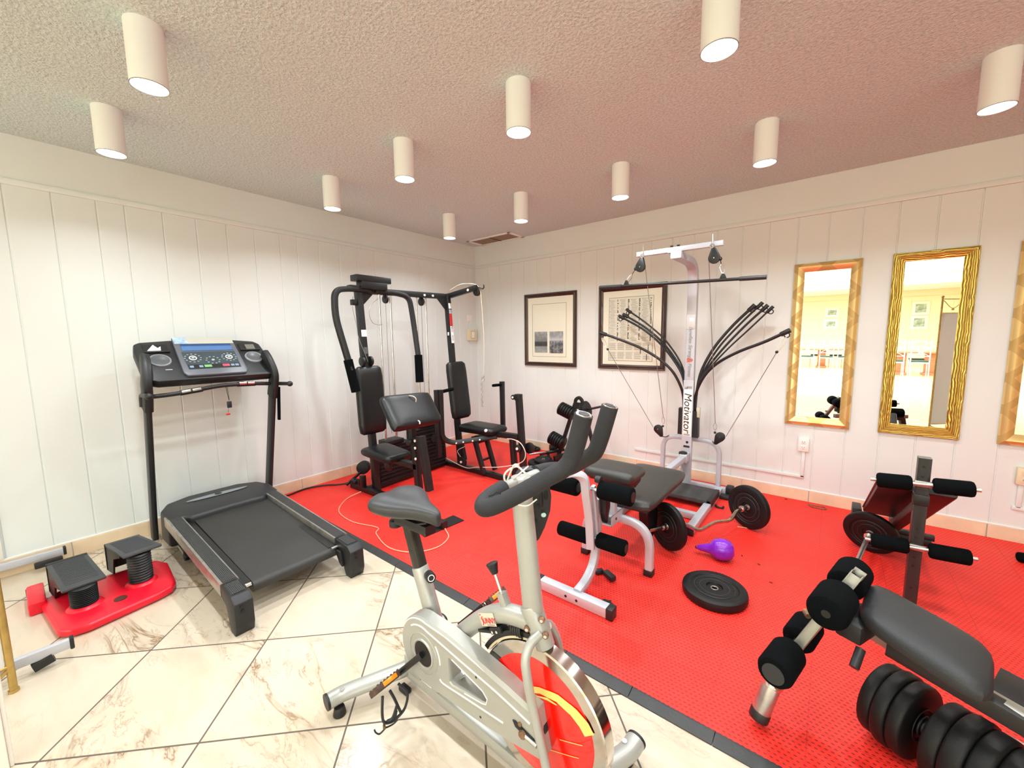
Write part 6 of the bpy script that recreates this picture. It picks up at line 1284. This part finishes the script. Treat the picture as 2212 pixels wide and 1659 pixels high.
build('bench_board', MB().prism([(-0.145, 0.0), (0.150, 0.0), (0.150, 0.05), (0.145, 0.86), (-0.145, 0.86), (-0.145, 0.05)], (PX+0.0, -1.27, 0.628), (1, 0, 0), (0, 0.87, -0.48), -0.022, 0.022, 0.012), M_VINYL, t)
build('board_piping', MB().tube([(PX-0.146, -1.27, 0.635), (PX-0.146, -0.54, 0.235)], 0.006, 8), mat('maroon_edge', '#6b2f34', 0.6), t)
build('main_tube', MB().rtube([(PX, -1.42, 0.58), (PX, -0.42, 0.06)], 0.05, 0.05, (1, 0, 0), 0.005), M_BLK, t)
build('end_foot', MB().rtube([(PX-0.19, -0.42, 0.035), (PX+0.21, -0.42, 0.035)], 0.045, 0.045, (0, 1, 0), 0.005).rtube([(PX-0.19, -0.50, 0.10), (PX+0.21, -0.50, 0.10)], 0.04, 0.035, (0, 1, 0), 0.005).bx(PX-0.20, PX-0.15, -0.53, -0.39, 0.013, 0.21, 0.006).bx(PX+0.0, PX+0.03, -0.52, -0.40, 0.013, 0.16, 0.004), M_BLK, t)
# barbell with one plate, lying between the benches
t = thing('barbell', 'dark barbell lying on the mat between the two benches, tip under the grey bench', 'barbell', (4.1, -1.2, 0.14))
build('bar', MB().cyl((4.165, -0.70, 0.150), (4.02, -1.62, 0.165), 0.0125, seg=16), M_STEEL, t); build('sleeve', MB().cyl((4.060, -1.37, 0.161), (4.015, -1.66, 0.166), 0.0175, seg=18, bev=0.002), M_BLK2, t)
build('star_collar', MB().cyl((4.145, -0.83, 0.152), (4.141, -0.855, 0.1525), 0.024, seg=6), M_CHR, t)
weight_plate((4.156, -0.775, 0.013+0.140), (0.30, 0.90, 0.25), 0.142, 0.036, 'black plate on the barbell end, leaning beside the decline bench')
# large dumbbell
t = thing('dumbbell', 'heavy dumbbell of stacked black plates on the mat at the lower right', 'dumbbell', (4.23, -2.33, 0.013))
da = V((0.84, -0.54, 0.0)).normalized(); d0 = V((4.095, -2.300, 0.013+0.130))
def at(s): return d0+da*s
build('handle', MB().cyl(at(0.0), at(0.42), 0.016, seg=16), M_CHR, t)
for (s_, r, th) in ((0.0, 0.122, 0.041), (0.041, 0.129, 0.041), (0.082, 0.125, 0.040), (0.165, 0.124, 0.046), (0.211, 0.129, 0.050), (0.261, 0.123, 0.050), (0.311, 0.118, 0.046)):
    build('plate', MB().lathe([(0.015, 0.004), (r*0.3, 0.004), (r*0.34, 0.0), (r-0.009, 0.0), (r-0.003, 0.003), (r, 0.009), (r, th-0.009), (r-0.003, th-0.003), (r-0.009, th), (r*0.34, th), (r*0.3, th-0.004), (0.015, th-0.004)], at(s_), da, 56, closed=True), M_PLATE, t)
mb = MB().torus(at(0.126), da, 0.032, 0.005, 30, 8).torus(at(0.1245), da, 0.055, 0.002, 30, 6).cyl(at(0.122), at(0.136), 0.026, seg=24, bev=0.003)
build('star_nut', mb, M_BLK2, t)
tag(build('foam_roller', MB().cyl((4.865, -0.36, 0.013+0.030), (5.10, -0.30, 0.013+0.030), 0.030, seg=22, bev=0.008), M_FOAM), 'dark foam roller end on the mat at the right edge of the photo', 'foam roller')
tag(build('ring_clip', MB().torus((2.985, -1.475, 0.017), (0, 0, 1), 0.018, 0.0025, 22, 6), mat('pale_wire', '#d8d4c6', 0.5)), 'small pale split ring on the mat beside the left curl bar plate', 'ring')

# ---------------------------------------------------------------- machine feet and folding screens
t = thing('folded_rower', 'silver stabiliser bars of a machine hidden behind the screen at the left edge', 'exercise machine', (0.67, -4.35, 0))
for x, yv, h in ((1.275, -4.052, 0.075), (0.065, -3.995, 0.085)):
    sb = build('stabiliser', MB().rtube([(x, yv, h), (x-0.02, -4.75, h)], 0.028, 0.042, (1, 0, 0), 0.004), M_SIL, t)
    build('end_cap', MB().bx(x-0.018, x+0.018, yv-0.004, yv+0.010, h-0.026, h+0.026, 0.004), M_BLK2, sb)
    build('foot', MB().rtube([(x-0.002, yv-0.055, h-0.03), (x-0.002, yv-0.115, h-0.045)], 0.040, 0.045, (1, 0, 0), 0.012) if x > 1 else MB().bx(x+0.02, x+0.055, yv-0.13, yv-0.01, h-0.055, h-0.02, 0.006), M_BLK2, sb)
build('rail', MB().rtube([(1.265, -4.55, 0.085), (0.055, -4.55, 0.095)], 0.08, 0.05, (0, 1, 0), 0.006), M_SIL, t)
M_BRZ = mat('antique_gold_tube', '#b89a58', 0.4, metal=0.6, var=0.2, vscale=20); M_CLOTH = mat('white_screen_fabric', '#e9e8e6', 0.9)
def screen(label, p0, p1, z0, ztop):
    p0, p1 = V((*p0, 0)), V((*p1, 0)); t = thing('folding_screen', label, 'folding screen', (p0+p1)/2); d = (p1-p0).normalized(); n_ = V((-d.y, d.x, 0))
    for p in (p0, p1):
        q = build('post', MB().tube([p+V((0, 0, 0.006)), p+V((0, 0, ztop))], 0.012, 12), M_BRZ, t); build('finial', MB().ball(p+V((0, 0, ztop+0.012)), 0.018), M_BRZ, q)
        build('post_foot', MB().cyl(p, p+V((0, 0, 0.012)), 0.016, seg=16), M_BRZ, q)
    for z in (z0, ztop-0.22, ztop-0.02): build('cross_rail', MB().tube([p0+V((0, 0, z)), p1+V((0, 0, z))], 0.008, 10), M_BRZ, t)
    build('corner_brace', MB().tube(smooth_path([p0+V((0, 0, z0-0.01)), p0+d*0.04+V((0, 0, z0-0.035)), p0+d*0.10+V((0, 0, z0-0.06))], 4), 0.008, 8), M_BRZ, t)
    a, b = p0+d*0.014, p1-d*0.014
    build('fabric_panel', MB().box((a+b)/2+V((0, 0, (z0+ztop-0.22)/2)), ((b-a).length, 0.006, ztop-0.22-z0-0.01), Matrix(((d.x, n_.x, 0), (d.y, n_.y, 0), (0, 0, 1))), 0.002), M_CLOTH, t)
    w_ = (p1-p0).length
    mb = MB()
    for k in range(2): mb.tube(smooth_path([p0+d*(w_*k/2+0.02)+V((0, 0, ztop-0.04)), p0+d*(w_*(k+0.5)/2)+V((0, 0, ztop-0.15)), p0+d*(w_*(k+1)/2-0.02)+V((0, 0, ztop-0.04))], 6), 0.005, 8).ball(p0+d*(w_*(k+0.5)/2)+V((0, 0, ztop-0.165)), 0.016)
    build('scroll_ornament', mb, M_BRZ, t)
screen('gold framed folding screen with white fabric at the lower left edge', (1.345, -4.222), (1.50, -4.76), 0.115, 1.90)
screen('gold framed white folding screen behind the camera, seen in the carved gold mirror', (5.10, -4.42), (5.62, -4.90), 0.06, 1.92)

# ---------------------------------------------------------------- dining hall seen in the mirrors
M_WOOD = wood_material('reddish_table_wood', '#b97a58', '#d49a78'); M_CW = mat('white_enamelled_metal', '#f2f0ea', 0.4); M_CUSH = mat('dark_green_cushion', '#3a5548', 0.8)
for (x0, x1, yc, lab, legs) in ((2.3, 5.0, -17.9, 'long reddish wooden dining table reflected in the mirror above the outlet', (3.55, 4.6)), (5.2, 7.6, -15.4, 'long reddish wooden dining table reflected in the carved gold mirror', (5.78, 6.52))):
    t = thing('dining_table', lab, 'table', ((x0+x1)/2, yc, 0), 'wooden tables in the hall')
    build('table_top', MB().bx(x0, x1, yc-0.45, yc+0.45, 0.74, 0.80, 0.01), M_WOOD, t)
    for lx in legs: build('table_leg', MB().bx(lx-0.14, lx+0.14, yc-0.12, yc+0.12, 0.05, 0.74, 0.01).bx(lx-0.18, lx+0.18, yc-0.35, yc+0.35, 0, 0.06, 0.01), M_WOOD, t)
def make_chair(label, x, y, face):
    t = thing('dining_chair', label, 'chair', (x, y, 0), 'white metal chairs in the hall'); f = face
    for sx_ in (-0.22, 0.22):
        build('leg', MB().tube([(x+sx_, y-f*0.20, 0), (x+sx_, y-f*0.20, 0.46)], 0.014, 8), M_CW, t)
        build('back_leg', MB().tube([(x+sx_, y+f*0.24, 0), (x+sx_, y+f*0.20, 0.5), (x+sx_, y+f*0.26, 1.12)], 0.015, 8), M_CW, t); build('finial', MB().ball((x+sx_, y+f*0.26, 1.135), 0.02), M_CW, t)
    build('seat', MB().bx(x-0.23, x+0.23, y-0.22, y+0.22, 0.43, 0.47, 0.01), M_CW, t); build('cushion', MB().bx(x-0.21, x+0.21, y-0.20, y+0.20, 0.47, 0.52, 0.02), M_CUSH, t)
    yb = y+f*0.245; mb = MB()
    mb.tube([(x-0.22, yb, 0.66), (x+0.22, yb, 0.66)], 0.009, 8).tube([(x-0.22, yb, 0.94), (x+0.22, yb, 0.94)], 0.009, 8).tube([(x-0.22, yb, 0.66), (x+0.22, yb, 0.94)], 0.008, 8).tube([(x+0.22, yb, 0.66), (x-0.22, yb, 0.94)], 0.008, 8)
    mb.tube(smooth_path([(x-0.22, yb, 1.05), (x-0.1, yb, 1.12), (x, yb, 1.14), (x+0.1, yb, 1.12), (x+0.22, yb, 1.05)], 4), 0.010, 8).torus((x, yb, 0.80), (0, 1, 0), 0.05, 0.008, 18, 6)
    build('back_lattice', mb, M_CW, t); return t
cn1 = make_chair('white metal chair at the near side of the reflected table, left in the first mirror', 3.08, -17.15, 1)
for (x, y, fl_, lab) in ((3.72, -17.05, 0, 'white metal chair in the middle of the first mirror'), (4.30, -17.15, 0, 'white metal chair hidden at the right of the first mirror'), (3.35, -18.6, 1, 'white metal chair behind the table, left in the first mirror'), (4.02, -18.6, 1, 'white metal chair behind the table, right in the first mirror'),
                         (5.55, -14.6, 0, 'white metal chair cut by the left edge of the carved mirror reflection'), (6.14, -14.55, 0, 'white metal chair in the centre of the carved mirror reflection'), (5.75, -16.1, 1, 'white metal chair behind the table, left in the carved mirror'), (6.28, -16.1, 1, 'white metal chair behind the table, middle of the carved mirror'), (6.85, -16.1, 1, 'white metal chair behind the table, right in the carved mirror')):
    dup(cn1, (x, y, 0), lab, None, PI if fl_ else 0)
M_ART = mat('green_botanical_print', '#9fb3a4', 0.7, var=0.5, vscale=6)
for (x0, x1, z0, z1, lab) in ((3.50, 4.05, 2.22, 2.68, 'upper print of the pair reflected in the first mirror'), (3.48, 4.03, 1.68, 2.14, 'lower print of the pair reflected in the first mirror'), (6.53, 7.09, 2.20, 2.78, 'upper print of the pair reflected in the carved mirror'), (6.52, 7.08, 1.58, 2.17, 'lower print of the pair reflected in the carved mirror')):
    t = thing('framed_print', lab, 'picture', ((x0+x1)/2, -20.97, z0), 'green prints in the hall')
    build('frame', MB().bx(x0, x1, -20.99, -20.96, z0, z1, 0.005), M_TRIM, t); build('print', MB().bx(x0+0.11, x1-0.11, -20.962, -20.955, z0+0.11, z1-0.11), M_ART, t)
